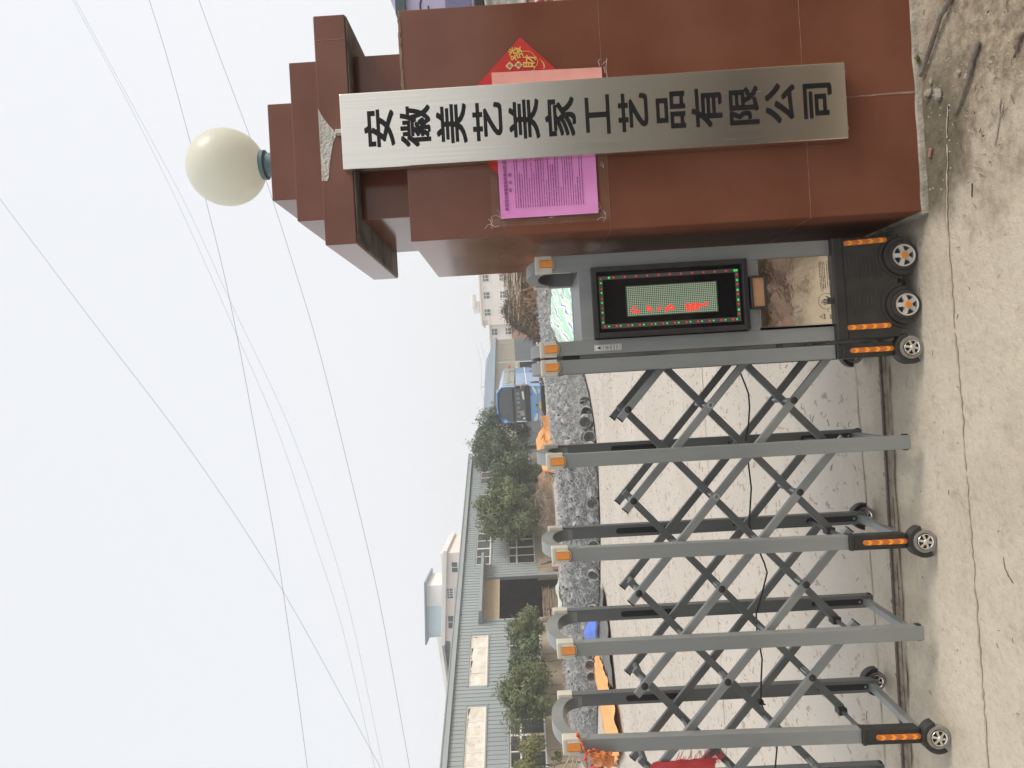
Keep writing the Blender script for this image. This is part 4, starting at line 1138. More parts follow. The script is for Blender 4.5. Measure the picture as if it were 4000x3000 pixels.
scatter_sticks('brush', 1500, f1, 'stick_dark', (.006, .016), 4, 11, hp)
def f1b(i):
    x = U(1.75, 5.2); p = front_pt(x, U(.0, .45)); return (p, (U(-1, 1), U(-.3, .3), U(-.6, .7)), U(.2, .55), .05)
scatter_sticks('twig', 340, f1b, 'straw', (.008, .022), 4, 14, hp)
def f2(i):
    x = U(3.7, 9.3); s_ = U(.30, .95); p = front_pt(x, s_) + Vector((0, -.10, 0)); return (p, (1, U(-.12, .12), U(-.14, .10)), U(1.0, 2.1), .05)
mk('stick_pale', (.36, .285, .215), (.54, .45, .36), scale=6, rough=.9)
scatter_sticks('long_stick', 230, f2, 'stick_pale', (.012, .026), 5, 12, hp)
# fine spikes along the crest
def f3(i):
    x = U(2.2, 5.2); p = front_pt(x, 1) + Vector((0, -.1, -.02)); return (p, (U(-.8, .8), 0, U(.1, 1)), U(.2, .5), .04)
scatter_sticks('spike', 140, f3, 'stick_dark', (.005, .010), 3, 13, hp)
dl = empty('dry_leaf_bundle', (3.75, 30.75, 0)); tag(dl, 'bundle of dry yellow brown leaves in front of the stick heap', 'dry leaves', kind='stuff')
random.seed(17); m_ = MB()
for i in range(150):
    p = Vector((U(-.35, .65), U(-.1, .2), U(.35, 1.15))); d_ = Vector((U(-.4, .8), U(-.3, .3), U(-1, .6))).normalized(); q = d_.cross(Vector((0, 1, .2))).normalized(); L, w_ = U(.2, .55), U(.015, .05)
    m_.add([p, p + d_*L*.5 + q*w_, p + d_*L, p + d_*L*.5 - q*w_], [(0, 1, 2, 3)])
m_.build('leaf', 'straw', dl)
# ------------------------------------------------------------------ the long pile of woven twig baskets
EDGE = [(9.5, 33.5), (6.2, 30), (3.6, 27.2), (1.7, 23.6), (.75, 21.3), (.2, 19.7), (-.45, 18.1), (-1.15, 17.25), (-2.2, 17.05), (-3.6, 17.35), (-5.6, 18.5), (-7.2, 19.6), (-9.0, 20.7), (-11, 22.2), (-13.5, 24.5)]
EDGE = [Vector(p) for p in EDGE]
_len = [0]
for a, b in zip(EDGE[:-1], EDGE[1:]): _len.append(_len[-1] + (b-a).length)
LTOT = _len[-1]
def edge(s):
    s = max(0, min(LTOT-1e-4, s))
    for i in range(len(EDGE)-1):
        if _len[i+1] >= s:
            t = (s-_len[i])/(_len[i+1]-_len[i]); p = EDGE[i].lerp(EDGE[i+1], t)
            d0 = (EDGE[min(i+1, len(EDGE)-1)] - EDGE[max(i-1, 0)]).normalized(); d1 = (EDGE[min(i+2, len(EDGE)-1)] - EDGE[i]).normalized()
            d = d0.lerp(d1, t).normalized(); return p, Vector((d.y, -d.x)) if (d.y*0 - d.x) > 0 else Vector((-d.y, d.x))
    return EDGE[-1], Vector((0, 1))
def pile_h(s, t):       # t metres inwards from the front edge
    p, n = edge(s)
    H = .90 + .05*noise.noise((s*.7, 0, 3)) - .016*max(0, -p.x-2.5)
    if p.x > 0: H -= .02*p.x
    prof_ = math.sin(PI/2*min(1, t/1.25))**.75 if t < 1.25 else 1 - .04*(t-1.25)
    if t > 3.6: prof_ *= max(0, 1-(t-3.6)/1.6)
    return max(0, H*prof_)
def pile_pt(s, t, off=0):
    p, n = edge(s); q = p + n*t
    return Vector((q.x, q.y, pile_h(s, t)+off))
pile = empty('basket_pile', (0, 0, 0))
tag(pile, 'tangled grey mass of stacked woven twig baskets across the yard', 'basket pile', kind='stuff')
pc = MB()
def pcf(u, v):
    s, t = LTOT*u, 5.2*(v**1.3); q = pile_pt(s, t); k = .10*noise.noise((q.x*3.2, q.y*3.2, q.z*4)) - .07
    return (q.x, q.y + k*.5, max(0, q.z + (k if t > .05 else 0)))
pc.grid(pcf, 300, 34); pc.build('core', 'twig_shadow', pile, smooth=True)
def squig(p, r0, n):     # a loop of woven twig
    a = Vector((U(-1, 1), U(-1, 1), U(-.6, 1))).normalized(); b = a.cross(Vector((U(-1, 1), U(-1, 1), U(-1, 1)))).normalized()
    a0 = U(0, 6.28); a1 = a0 + U(.9, 2.6)
    return [p + (a*math.cos(a0+(a1-a0)*k/n) + b*math.sin(a0+(a1-a0)*k/n) - a*math.cos(a0) - b*math.sin(a0))*r0 for k in range(n+1)]
random.seed(44); tw = MB()
for i in range(24000):
    s = U(LTOT*.10, LTOT*.94); t = U(0, 1.9); p = pile_pt(s, t, U(-.10, .02))
    if p.x < -12.5: continue
    p.y -= .05
    tw.tube(squig(p, U(.04, .11), 4), U(.0055, .0105), 3, cap=False)
tw.build('twig', 'twig_grey', pile)
# one basket, then its copies: a shallow nest of bent twigs with an open mouth
def basket_mesh(seed, r=.145, d=.21):
    random.seed(seed); mb = MB(); mb2 = None
    for k in range(74):
        a = 2*PI*k/74 + U(-.06, .06); tw_ = U(-.55, .55); ro = U(.92, 1.10)
        pts = []
        for j in range(6):
            t = j/5; rr_ = r*(.25 + .75*math.sin(PI/2*t)**.8)*ro; aa = a + tw_*t
            pts.append((rr_*math.cos(aa), rr_*math.sin(aa), -d + d*t**1.4 + U(-.008, .008)))
        mb.tube(pts, U(.006, .009), 3, cap=False)
    for k in range(16):
        z = -d*.9 + d*.9*(k/15); rr_ = r*(.25+.75*math.sin(PI/2*(max(0.02, (z+d)/d))**.7)**.8)*U(.95, 1.06); a0 = U(0, 6.28)
        mb.tube([(rr_*math.cos(a0+j*.42), rr_*math.sin(a0+j*.42), z + .008*math.sin(j*1.7+k)) for j in range(13)], .007, 3, cap=False)
    for k in range(5):
        p_ = U(0, 6); mb.tube([(r*(1.0+.05*math.sin(j*1.1+p_))*math.cos(j*PI/8+k*.3), r*(1.0+.05*math.sin(j*1.1+p_))*math.sin(j*PI/8+k*.3), .012*math.sin(j*.9+p_)) for j in range(17)], .0062, 3, cap=False)
    mb.nf = len(mb.f)
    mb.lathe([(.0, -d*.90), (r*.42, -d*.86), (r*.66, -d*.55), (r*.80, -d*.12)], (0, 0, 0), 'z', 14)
    return mb
protos = []
for k in range(4):
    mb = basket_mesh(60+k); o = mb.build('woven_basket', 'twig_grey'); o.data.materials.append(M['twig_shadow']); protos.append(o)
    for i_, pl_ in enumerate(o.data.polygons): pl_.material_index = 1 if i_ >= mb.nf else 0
for o in protos: o.location = (0, 0, 0)
random.seed(71)
mouths = [(B_, .20) for B_ in ()]
def place_basket(k, p, axis, label, sc=1.0):
    o = protos[k] if not protos[k].get('label') else protos[k].copy()
    if o.name not in COL.objects: COL.objects.link(o)
    o.location = p; o.rotation_mode = 'QUATERNION'
    o.rotation_quaternion = Vector(axis).to_track_quat('Z', 'Y'); o.scale = (sc, sc, sc)
    tag(o, label, 'basket', 'woven twig baskets in the pile')
spots = []
for k in range(900):
    if len(spots) >= 250: break
    s, t = U(LTOT*.10, LTOT*.93), U(.05, 1.7)
    p = pile_pt(s, t, -.02)
    if p.x < -10.5 or p.x > 5: continue
    if any((p-q).length < .235 for q, *_ in spots): continue
    p = p - Vector((0, 0, .10)); spots.append((p, s, t))
for p, s, t in spots:
    _, n = edge(s); outw = Vector((-n.x, -n.y, 0))
    low = t < .55
    if low and random.random() < .45:
        ax = outw + Vector((U(-.5, .5), U(-.3, .3), U(-.1, .5))); lab = 'open mouthed woven twig basket lying at the foot of the grey pile'
    elif random.random() < .10:
        ax = outw*.5 + Vector((U(-.6, .6), 0, U(.5, 1))); lab = 'woven twig basket with its mouth open on the slope of the grey pile'
    else:
        ax = -outw*U(.2, 1) + Vector((U(-1, 1), U(-.3, .3), U(-.8, .1))); lab = 'upturned woven twig basket packed in the face of the grey pile'
    place_basket(random.randrange(4), p - Vector((outw.x, outw.y, 0))*.0, ax, lab, U(.88, 1.12))
# the row of baskets whose round mouths show along the foot
for (x, y, z, ax) in [(-.55, 17.98, .13, (.1, -1, .3)), (-.80, 17.62, .14, (-.2, -1, .25)), (-1.02, 17.3, .22, (.2, -1, .3)), (-1.36, 17.0, .16, (.3, -1, .15)), (-1.62, 16.93, .17, (-.3, -1, .3)), (-1.90, 16.85, .15, (.1, -1, .2)), (-4.05, 17.42, .17, (.2, -1, .35)), (-5.95, 18.5, .20, (0, -1, .4)), (-2.95, 17.1, .17, (.4, -1, .5)), (-7.9, 19.85, .25, (.1, -1, .2)), (-8.35, 20.15, .20, (0, -1, .2)), (-4.9, 17.95, .18, (-.4, -1, .4))]:
    place_basket(random.randrange(4), Vector((x, y, z)), ax, 'open mouthed woven twig basket lying at the foot of the grey pile', 1.0)
dm = empty('ground_sheet', (0, 0, 0)); tag(dm, 'dark plastic sheet edge sticking out under the basket pile', 'ground sheet')
m_ = MB()
sa, sb2 = 14.0, LTOT-1.5
m_.grid(lambda u, v: tuple((lambda p, n: (p.x - n.x*(.16+.05*noise.noise((u*60, 0, 0)))*(1-v)+n.x*.4*v, p.y - n.y*(.16+.05*noise.noise((u*60, 1, 0)))*(1-v)+n.y*.4*v, .012+.03*abs(noise.noise((u*80, v*3, 2)))))(*edge(sa+(sb2-sa)*u))), 120, 3)
m_.build('sheet', 'slot_black', dm)

# ------------------------------------------------------------------ covers lying in the yard
def cloth(name, rows, mat, label, cat, wob=.03, sub=8, lift=.02, seed=0, thick=.012):
    """rows of (x,y,z) outlines blended into a crumpled cover of real thickness"""
    o = empty(name, (0, 0, 0)); tag(o, label, cat); mb = MB(); nr, nc = len(rows), len(rows[0])
    def f(u, v):
        a = u*(nr-1); i = min(nr-2, int(a)); ta = a-i; b = v*(nc-1); j = min(nc-2, int(b)); tb = b-j
        p = [Vector(rows[i+di][j+dj]) for di in (0, 1) for dj in (0, 1)]
        q = p[0]*(1-ta)*(1-tb) + p[1]*(1-ta)*tb + p[2]*ta*(1-tb) + p[3]*ta*tb
        q = q + Vector((noise.noise((q.x*2.2, q.y*2.2, seed)), noise.noise((q.x*2.2, q.y*2.2, seed+5)), 0))*wob*1.2
        q.z += wob*(noise.noise((q.x*2.6, q.y*2.6, seed+9))+.35) + lift
        return tuple(q)
    mb.grid(f, (nr-1)*sub, (nc-1)*sub); mb.build('cloth', mat, o, smooth=True, solid=thick); return o
cloth('orange_strip', [[(-8.05, 21.0, .02), (-7.15, 18.6, .02)], [(-8.2, 20.5, .03), (-6.9, 17.2, .05)], [(-8.55, 19.8, .03), (-6.8, 15.75, .06)], [(-8.7, 19.1, .03), (-6.95, 15.3, .06)], [(-8.88, 18.0, .03), (-7.25, 14.75, .05)], [(-8.9, 17.0, .02), (-7.62, 14.7, .04)], [(-8.86, 16.4, .02), (-8.15, 15.4, .02)]], 'orange_cloth', 'long orange fabric cover lying on the yard concrete behind the gate', 'cover', .07, 8, .05, 1)
cloth('grey_cover', [[(-5.0, 17.6, .02), (-4.95, 16.9, .02)], [(-6.0, 17.6, .02), (-5.45, 16.3, .02)], [(-6.45, 17.9, .04), (-5.75, 16.05, .02)], [(-6.8, 17.5, .04), (-6.2, 15.95, .02)], [(-7.1, 16.9, .04), (-6.75, 15.65, .02)]], 'grey_sheet', 'crumpled dark grey plastic sheet between the blue sheet and orange cover', 'cover', .06, 8, .03, 2)
cloth('blue_sheet', [[(-6.30, 18.9, .26), (-6.02, 18.05, .06)], [(-6.75, 19.2, .36), (-6.35, 18.2, .10)], [(-7.1, 19.4, .30), (-6.75, 18.5, .06)]], 'blue_sheet', 'bright blue folded plastic sheet lying before the basket pile', 'sheet', .05, 8, .04, 3)
mk('green_stripe', (.1, .1, .1))
def stripes():
    m = M['green_stripe']; n = m.node_tree.nodes; l = m.node_tree.links; b = n['Principled BSDF']; b.inputs['Roughness'].default_value = .7
    tc = n.new('ShaderNodeTexCoord'); mp = n.new('ShaderNodeMapping'); mp.inputs['Rotation'].default_value = (0, 0, R(28)); l.new(tc.outputs['Object'], mp.inputs[0])
    nz = n.new('ShaderNodeTexNoise'); nz.inputs['Scale'].default_value = 1.1; l.new(mp.outputs[0], nz.inputs['Vector'])
    ad = n.new('ShaderNodeVectorMath'); ad.operation = 'MULTIPLY_ADD'; ad.inputs[1].default_value = (.22, .22, 0); l.new(nz.outputs['Color'], ad.inputs[0]); l.new(mp.outputs[0], ad.inputs[2])
    sx = n.new('ShaderNodeSeparateXYZ'); l.new(ad.outputs[0], sx.inputs[0])
    fr = n.new('ShaderNodeMath'); fr.operation = 'FRACT'; mu = n.new('ShaderNodeMath'); mu.operation = 'MULTIPLY'; mu.inputs[1].default_value = 2.1
    l.new(sx.outputs[0], mu.inputs[0]); l.new(mu.outputs[0], fr.inputs[0])
    cr = n.new('ShaderNodeValToRGB'); cr.color_ramp.interpolation = 'CONSTANT'; e = cr.color_ramp.elements
    e[0].position = 0; e[0].color = (.36, .62, .44, 1); e[1].position = .22; e[1].color = (.66, .74, .70, 1)
    for p_, c_ in ((.36, (.16, .20, .36)), (.43, (.68, .76, .73)), (.58, (.50, .68, .46)), (.72, (.70, .78, .73)), (.84, (.19, .24, .38)), (.89, (.68, .76, .72)), (.95, (.36, .60, .44))):
        k = e.new(p_); k.color = (*c_, 1)
    l.new(fr.outputs[0], cr.inputs[0]); l.new(cr.outputs[0], b.inputs['Base Color'])
stripes()
cloth('striped_tarpaulin', [[(.40, 17.75, .02), (.75, 18.6, .2), (1.0, 20.0, .42), (1.25, 21.2, .5)], [(.85, 17.8, .05), (1.1, 18.8, .42), (1.4, 20.2, .58), (1.8, 21.8, .66)], [(1.5, 18.2, .10), (1.7, 19.4, .38), (2.0, 20.8, .5), (2.4, 22.2, .55)], [(2.2, 19.2, .10), (2.4, 20.4, .30), (2.7, 22.0, .42), (3.1, 23.8, .48)], [(3.2, 20.8, .1), (3.4, 22.2, .5), (3.7, 23.8, .6), (4.2, 25.4, .7)]], 'green_stripe', 'green white and navy striped tarpaulin spread before the baskets behind the display unit', 'tarpaulin', .10, 8, .04, 4)
cloth('plastic_film', [[(-5.8, 20.6, .90), (-5.7, 21.3, .93)], [(-6.2, 20.5, .95), (-6.1, 21.4, .98)], [(-6.75, 20.5, .90), (-6.65, 21.3, .92)]], 'plastic_sheet', 'pale crumpled plastic film lying on top of the basket pile', 'film', .08, 8, .0, 6, .006)
# the stick stack by the bus and its orange cover
ws = empty('firewood_stack', (0, 0, 0)); tag(ws, 'long low stack of pale sticks half covered by an orange cloth', 'firewood', kind='stuff')
scatter_sticks('stick', 340, lambda i: ((-2.7+U(-1.3, 1.2), 30.2+U(-.3, .5), .15+U(0, .85)), (U(-1, 1), U(-1.2, -.2), U(-.3, .3)), U(.5, 1.2), .03), 'stick_brown', (.012, .028), 3, 15, ws)
cloth('orange_cover', [[(-1.36, 29.9, .62), (-1.38, 29.75, .90)], [(-1.60, 29.75, .55), (-1.72, 29.75, .86)], [(-2.02, 29.55, .35), (-1.98, 29.9, .95)], [(-2.15, 29.45, .25), (-2.15, 30.1, 1.12)], [(-2.55, 29.45, .25), (-2.45, 30.3, 1.22)], [(-3.0, 29.5, .25), (-3.0, 30.3, 1.18)], [(-3.75, 29.6, .3), (-3.75, 30.1, .98)]], 'orange_cloth', 'orange cloth thrown over the stick stack between the bus and the trees', 'cover', .06, 6, .02, 8)

# ------------------------------------------------------------------ the blue coach
bus = empty('blue_coach', (-3.12, 56.75, 0), -.137)
tag(bus, 'blue high deck coach parked facing the gate with two stacked windscreens', 'bus')
Wb, Lb = 2.95, 13.0
def loop(y, inset, z0, z1, zsh, crown):
    """cross section: skirt, sides, shoulder and arched roof"""
    p = [(inset, z0), (inset, zsh)]
    for k in range(1, 10):
        t = k/10; x = inset + (Wb-2*inset)*t; z = zsh + (z1-zsh)*(math.sin(PI*t)**crown); p.append((x, z))
    p += [(Wb-inset, zsh), (Wb-inset, z0)]
    return [(x, y, z) for x, z in p]
body = MB(); secs = [loop(.16, .05, .33, 3.62, 3.2, .5), loop(.04, .02, .33, 3.76, 3.25, .5), loop(.3, 0, .33, 3.84, 3.38, .5), loop(3.5, 0, .30, 3.84, 3.42, .5), loop(12.6, 0, .30, 3.80, 3.42, .5), loop(Lb, .06, .40, 3.70, 3.3, .5)]
secs[0] = [(x, .0 + (.10 if z > 2.4 else 0) + (.55 if z > 3.3 else 0), z) for x, _, z in secs[0]]
secs = [secs[0]] + secs[2:]
n_ = len(secs[0]); vs = [p for s_ in secs for p in s_]; fs = []
for i in range(len(secs)-1):
    for j in range(n_-1): fs.append((i*n_+j, i*n_+j+1, (i+1)*n_+j+1, (i+1)*n_+j))
    fs.append((i*n_+n_-1, i*n_, (i+1)*n_, (i+1)*n_+n_-1))
fs.append(tuple(range(n_))); fs.append(tuple(range(len(vs)-1, len(vs)-n_-1, -1)))
body.add(vs, fs); body.build('body', 'bus_blue', bus, bevel=.05)
def panel(poly, y0, y1, name, mat, bev=.03, parent=bus):
    return MB().prism(poly, y0, y1).build(name, mat, parent, bevel=bev)
up = [(.14, 2.58), (.22, 3.0), (.42, 3.36), (.9, 3.58), (1.5, 3.66), (2.2, 3.60), (2.62, 3.44), (2.80, 3.2), (2.86, 2.58)]
panel(up, -.05, .25, 'upper_windscreen', 'bus_glass')
panel([(.08, 1.52), (.10, 2.44), (2.86, 2.44), (2.90, 1.60)], -.05, .2, 'windscreen', 'bus_glass')
panel([(.07, 1.20), (.08, 1.53), (2.92, 1.57), (2.95, 1.20)], -.04, .1, 'dash_band', 'bus_black')
panel([(.10, 2.44), (.12, 2.58), (2.84, 2.58), (2.86, 2.44)], -.045, .2, 'windscreen_divider', 'bus_black', .01)
for k, x in enumerate((.55, .9, 1.25, 1.65, 2.0, 2.35)): MB().box(x-.12, x+.12, -.056, -.053, 2.02, 2.30).build('seat_back', 'grey_clad', bus, bevel=.01)   # seats behind the glass
MB().prism([(.55, 1.70), (.62, 2.02), (.95, 2.05), (1.02, 1.74)], -.058, -.054).build('sun_shade', 'stone', bus)
MB().prism([(1.85, 1.66), (1.9, 1.78), (2.5, 1.86), (2.55, 1.70)], -.058, -.054).build('dash_paper', 'white_paint', bus)
MB().box(.30, .42, -.058, -.054, 1.66, 1.84).build('dash_paper', 'white_paint', bus)
MB().prism([(.10, 1.58), (.10, 2.36), (.19, 2.36), (.15, 1.58)], -.06, -.05).build('door_rail', 'white_paint', bus)
for s_, q in ((1, [(2.86, 1.02), (2.70, 1.03), (2.2, .70), (2.2, .62), (2.62, .72), (2.86, .86)]), (-1, [(.09, .98), (.30, .95), (.72, .74), (.72, .64), (.3, .64), (.09, .78)])):
    h = panel(q, -.06, .05, 'headlight', 'chrome', .02)
panel([(.70, .78), (.70, .70), (1.4, .64), (2.22, .62), (2.22, .72), (1.4, .76)], -.045, .05, 'grille', 'rod_steel', .01)
panel([(1.37+.10*math.cos(a), .715+.07*math.sin(a)) for a in [2*PI*k/14 for k in range(14)]], -.065, .0, 'emblem', 'bus_black', .005)
panel([(1.06, .345), (1.06, .50), (1.62, .50), (1.62, .345)], -.05, .0, 'number_plate', 'plate_yellow', .005)
for x in (.22, 2.36): panel([(x-.02, .40), (x-.06, .55), (x+.30, .55), (x+.26, .40)], -.05, .05, 'fog_light', 'silver_rim', .02)
MB().box(.12, 2.85, .25, 12.4, .12, .34).build('underbody', 'bus_black', bus)
MB().box(.25, 2.7, .02, .3, .17, .33).build('bumper_skirt', 'bus_black', bus)
sx_ = Wb+.012
def side(poly, name, mat, x0=Wb-.02, x1=sx_, bev=0): return MB().prism_yz(poly, x0, x1).build(name, mat, bus, bevel=bev)
sw_ = side([(.55, 2.42), (.35, 3.28), (11.9, 3.36), (12.2, 2.42)], 'side_window', 'bus_window')
sd_ = MB()
for y in (1.9, 4.2, 6.5, 8.8, 11.0): sd_.box(sx_-.01, sx_+.004, y-.03, y+.03, 2.43, 3.32)
sd_.box(sx_-.01, sx_+.004, .5, 12, 2.90, 2.93); sd_.build('pillar_line', 'bus_black', sw_)
for k, y in enumerate((2.4, 4.9, 7.2, 9.4)): MB().box(sx_, sx_+.003, y, y+.9, 2.46, 2.86).build('window_reveal', 'bus_glass', sw_)
side([(.3, 2.30), (.3, 2.41), (12.3, 2.44), (12.3, 2.36)], 'side_band', 'bus_black')
side([(.75, 1.40), (.75, 1.46), (12.9, 1.56), (12.9, 1.50)], 'side_stripe', 'white_paint', Wb-.02, Wb+.016)
side([(.05, 1.22), (.05, 2.36), (.75, 2.30), (.72, 1.22)], 'side_quarter_glass', 'bus_glass')
side([(11.9, .7), (11.9, 1.0), (12.8, 1.1), (12.8, .8)], 'side_grille', 'bus_black'); side([(11.9, .4), (11.9, .65), (12.8, .72), (12.8, .48)], 'side_grille', 'bus_black')
for y in (1.75, 9.2):
    ar = MB().lathe([(0, .0), (.60, .0), (.62, -.02)], (sx_+.004, y, .52), 'x', 24, R(-20), R(200)); ar.build('wheel_arch', 'bus_black', bus)
    for xx in (Wb-.30, .02):
        wv = MB().lathe([(.0, .0), (.48, .0), (.50, .03), (.50, .27), (.48, .30), (0, .30)], (xx, y, .50), 'x', 26).build('wheel', 'black_rubber', bus)
        if xx > 1: MB().lathe([(.10, .308), (.30, .302), (.31, .28)], (xx, y, .50), 'x', 22).build('rim', 'silver_rim', wv)
for (x, z0, z1, yy_) in ((2.90, 1.84, 2.32, -.32), (-.20, 1.88, 2.46, -.28)):
    m_ = MB().box(x-.13, x+.13, yy_-.08, yy_+.08, z0+.12, z1); mo = m_.build('wing_mirror', 'bus_black', bus, bevel=.05)
    MB().box(x-.13, x+.13, yy_-.085, yy_+.085, z0, z0+.12).build('mirror_foot', 'brick_brown', mo, bevel=.03)
    MB().tube([(x, yy_, z1-.05), (x*.98+.02, -.1, z1+.22), (1.5+(x-1.5)*.9, .1, z1+.25)], .025, 6).build('mirror_arm', 'bus_black', mo)
MB().box(.6, 2.35, 1.0, 2.9, 3.80, 3.90).build('roof_pod', 'bus_blue', bus, bevel=.04)

# ------------------------------------------------------------------ farther buildings
def rect_wall(parent, name, mat, x0, x1, y, z0, z1, depth=10.0):
    return MB().box(x0, x1, y, y+depth, z0, z1).build(name, mat, parent)
def pane_window(parent, x0, x1, z0, z1, y, bars=(1, 1)):
    f = MB(); t = .06
    ringbox(f, (x0-.07, x1+.07, z0-.07, z1+.07), (x0, x1, z0, z1), y-.06, y+.02)
    for k in range(1, bars[0]+1): xx = x0+(x1-x0)*k/(bars[0]+1); f.box(xx-.035, xx+.035, y-.05, y-.01, z0, z1)
    for k in range(1, bars[1]+1): zz = z0+(z1-z0)*(.62 if bars[1] == 1 else k/(bars[1]+1)); f.box(x0, x1, y-.05, y-.01, zz-.035, zz+.035)
    o = f.build('window', 'white_paint', parent)
    MB().box(x0, x1, y-.03, y-.012, z0, z1).build('pane', 'window_glass', o)
    MB().box(x0-.1, x1+.1, y-.12, y+.01, z0-.16, z0-.075).build('window_sill', 'white_wall', o); return o
# grey-roofed shed behind the coach
s1 = empty('storage_shed', (0, 80, 0)); tag(s1, 'low cream and grey clad shed with blue grey roof behind the coach', 'building')
wl_ = MB()
wl_.add([(5.05, 0, 2.44), (-9, 0, 2.44), (-9, 0, 5.6), (5.05, 0, 4.42)], [(0, 1, 2, 3)]); wl_.quad((5.05, 0, 0), (5.05, 14, 0), (5.05, 14, 4.42), (5.05, 0, 4.42))
x = -8.9
while x < 5.0:
    wl_.box(x-.05, x+.05, -.05, .02, 2.44, 4.42 + (5.05-x)*.0837); x += .42
wl_.box(-9, 5.05, -.06, 0, 3.58, 3.66)
wl_.build('wall', 'cream_clad', s1)
w2 = MB(); wall_holes(w2, -9, 5.05, 0, 2.44, 0, [(1.05, 2.42, 0, 9)])
for k in range(40): w2.box(-9+.35*k-.03, -9+.35*k+.03, -.03, .01, 0, 2.44) if not 1.0 < -9+.35*k < 2.45 else None
w2.build('lower_wall', 'grey_clad', s1)
MB().quad((1.05, .6, 0), (2.42, .6, 0), (2.42, .6, 2.2), (1.05, .6, 2.2)).build('doorway', 'inside_dark', s1)
shm = MB()
for k in range(14): shm.box(1.30, 2.56, -.12, -.04, 1.98+.105*k, 2.05+.105*k)
shm.build('louvre', 'cap_cream', s1)
MB().box(2.42, 2.50, -.1, 0, 0, 4.4).build('downpipe', 'white_paint', s1); MB().prism([(1.05, 3.15), (1.5, 3.4), (2.2, 3.2), (2.0, 3.0)], -.16, -.10).build('red_bunting', 'curtain_red', s1)
rs = MB(); rs.add([(5.28, -.4, 4.42), (-9.2, -.4, 5.68), (-9.6, 9, 7.55), (3.0, 4.5, 5.85)], [(0, 1, 2, 3)]); rs.add([(5.28, -.4, 4.42), (3.0, 4.5, 5.85), (5.28, 14, 4.42)], [(0, 1, 2)])
rs.add([(-9.6, 9, 7.55), (3.0, 4.5, 5.85), (5.28, 14, 4.42), (-9, 16, 5.6)], [(0, 1, 2, 3)])
rs.build('roof', 'roof_blue', s1, solid=.08)
# white three storey block
s2 = empty('white_block', (0, 120, 0)); tag(s2, 'white three storey block with square windows and a rooftop water heater', 'building')
rect_wall(s2, 'wall', 'white_wall', 10.9, 34, 0, 0, 8.0)
MB().box(10.4, 34.3, -.5, 10.5, 8.0, 8.22).build('roof_edge', 'pink_wall', s2)
for c in (11.65, 14.5, 17.38, 20.2, 23.0):
    for z in (.95, 3.72, 6.5): pane_window(s2, c, c+1.08, z, z+1.0, 0)
wh = MB().box(12.3, 14.3, .5, 1.6, 8.3, 9.4); wh.build('water_tank', 'white_paint', s2, bevel=.1)
MB().cyl((13.1, .3, 9.3), .5, 2.2, 'x', 16).build('tank_drum', 'white_wall', s2)
# lower white house with the brown wall
s3 = empty('white_house', (0, 110, 0)); tag(s3, 'lower white house with flat roof and two windows above a brick red wall', 'building')
rect_wall(s3, 'wall', 'white_wall', 2.0, 9.2, 0, 0, 6.28, 8); rect_wall(s3, 'stair_wall', 'pink_wall', 9.2, 10.6, -.4, 0, 6.3, 7)
MB().box(-4, 10.7, -.5, 9, 6.3, 6.5).build('roof_edge', 'white_wall', s3)
rect_wall(s3, 'side_wing', 'white_wall', -14, 2.0, 1.5, 0, 6.0, 8)
for z in (3.1, 5.2): pane_window(s3, 7.65, 8.6, z, z+.86, 0)
MB().box(6.85, 11.5, -1.0, -.8, 0, 3.05).build('brick_wall', 'brick_brown', s3)
MB().box(-14, 2.0, -.2, 9, 6.2, 6.9).build('rear_roof', 'roof_blue', s3)
# white villa with roof tower behind the workshop
s4 = empty('white_villa', (0, 75, 0)); tag(s4, 'pinkish white house with flat roofed blue tower rising behind the workshop', 'building')
rect_wall(s4, 'wall', 'pink_wall', -26.5, -17.3, 0, 0, 11.35, 9)
pr_ = MB(); pr_.prism([(-26.8, 11.40), (-26.9, 11.85), (-17.0, 11.05), (-17.0, 10.65)], -.4, 9.4); pr_.build('parapet', 'white_wall', s4)
rect_wall(s4, 'roof_room', 'blue_wall', -26.4, -23.1, 1.0, 11.0, 13.4, 5); rect_wall(s4, 'roof_room', 'white_wall', -23.1, -20.9, 1.02, 11.0, 13.3, 5)
MB().prism([(-27.0, 13.42), (-27.0, 13.60), (-20.4, 13.34), (-20.4, 13.18)], .5, 6.5).build('tower_roof', 'roof_blue', s4)
w_o = pane_window(s4, -22.05, -21.05, 10.28, 10.88, 0, (3, 1)); pane_window(s4, -25.2, -23.9, 10.3, 10.95, 0, (1, 0)); pane_window(s4, -19.35, -18.3, 9.65, 10.25, 0, (1, 0))
rect_wall(s4, 'side_wing', 'blue_wall', -44, -26.5, 1.5, 0, 10.6, 8)
rw = MB(); rw.add([(-26.3, .8, 12.3), (-26.3, .8, 11.7), (-36, .8, 10.9), (-36, .8, 11.4), (-26.3, 9, 12.3), (-36, 9, 11.4)], [(0, 1, 2, 3), (0, 3, 5, 4)])
rw.add([(-26.3, .3, 11.9), (-36, .3, 11.1), (-36, 1.2, 11.0), (-26.3, 1.2, 11.8)], [(0, 1, 2, 3)]); rw.build('lean_roof', 'white_wall', s4, solid=.1)
# far utility pole with its lines
po = empty('utility_pole', (-.25, 140, 0)); tag(po, 'thin concrete utility pole with two crossarms above the shed roof', 'pole')
m_ = MB().tube([(0, 0, 0), (0, 0, 10.1)], .14, 8, .09); m_.build('pole', 'pole_grey', po)
m_ = MB(); m_.box(-1.0, 1.0, -.06, .06, 9.15, 9.28); m_.box(-.7, .7, -.06, .06, 8.75, 8.86); m_.tube([(-.5, 0, 8.4), (0, 0, 8.0)], .04, 5)
m_.build('crossarm', 'pole_grey', po)

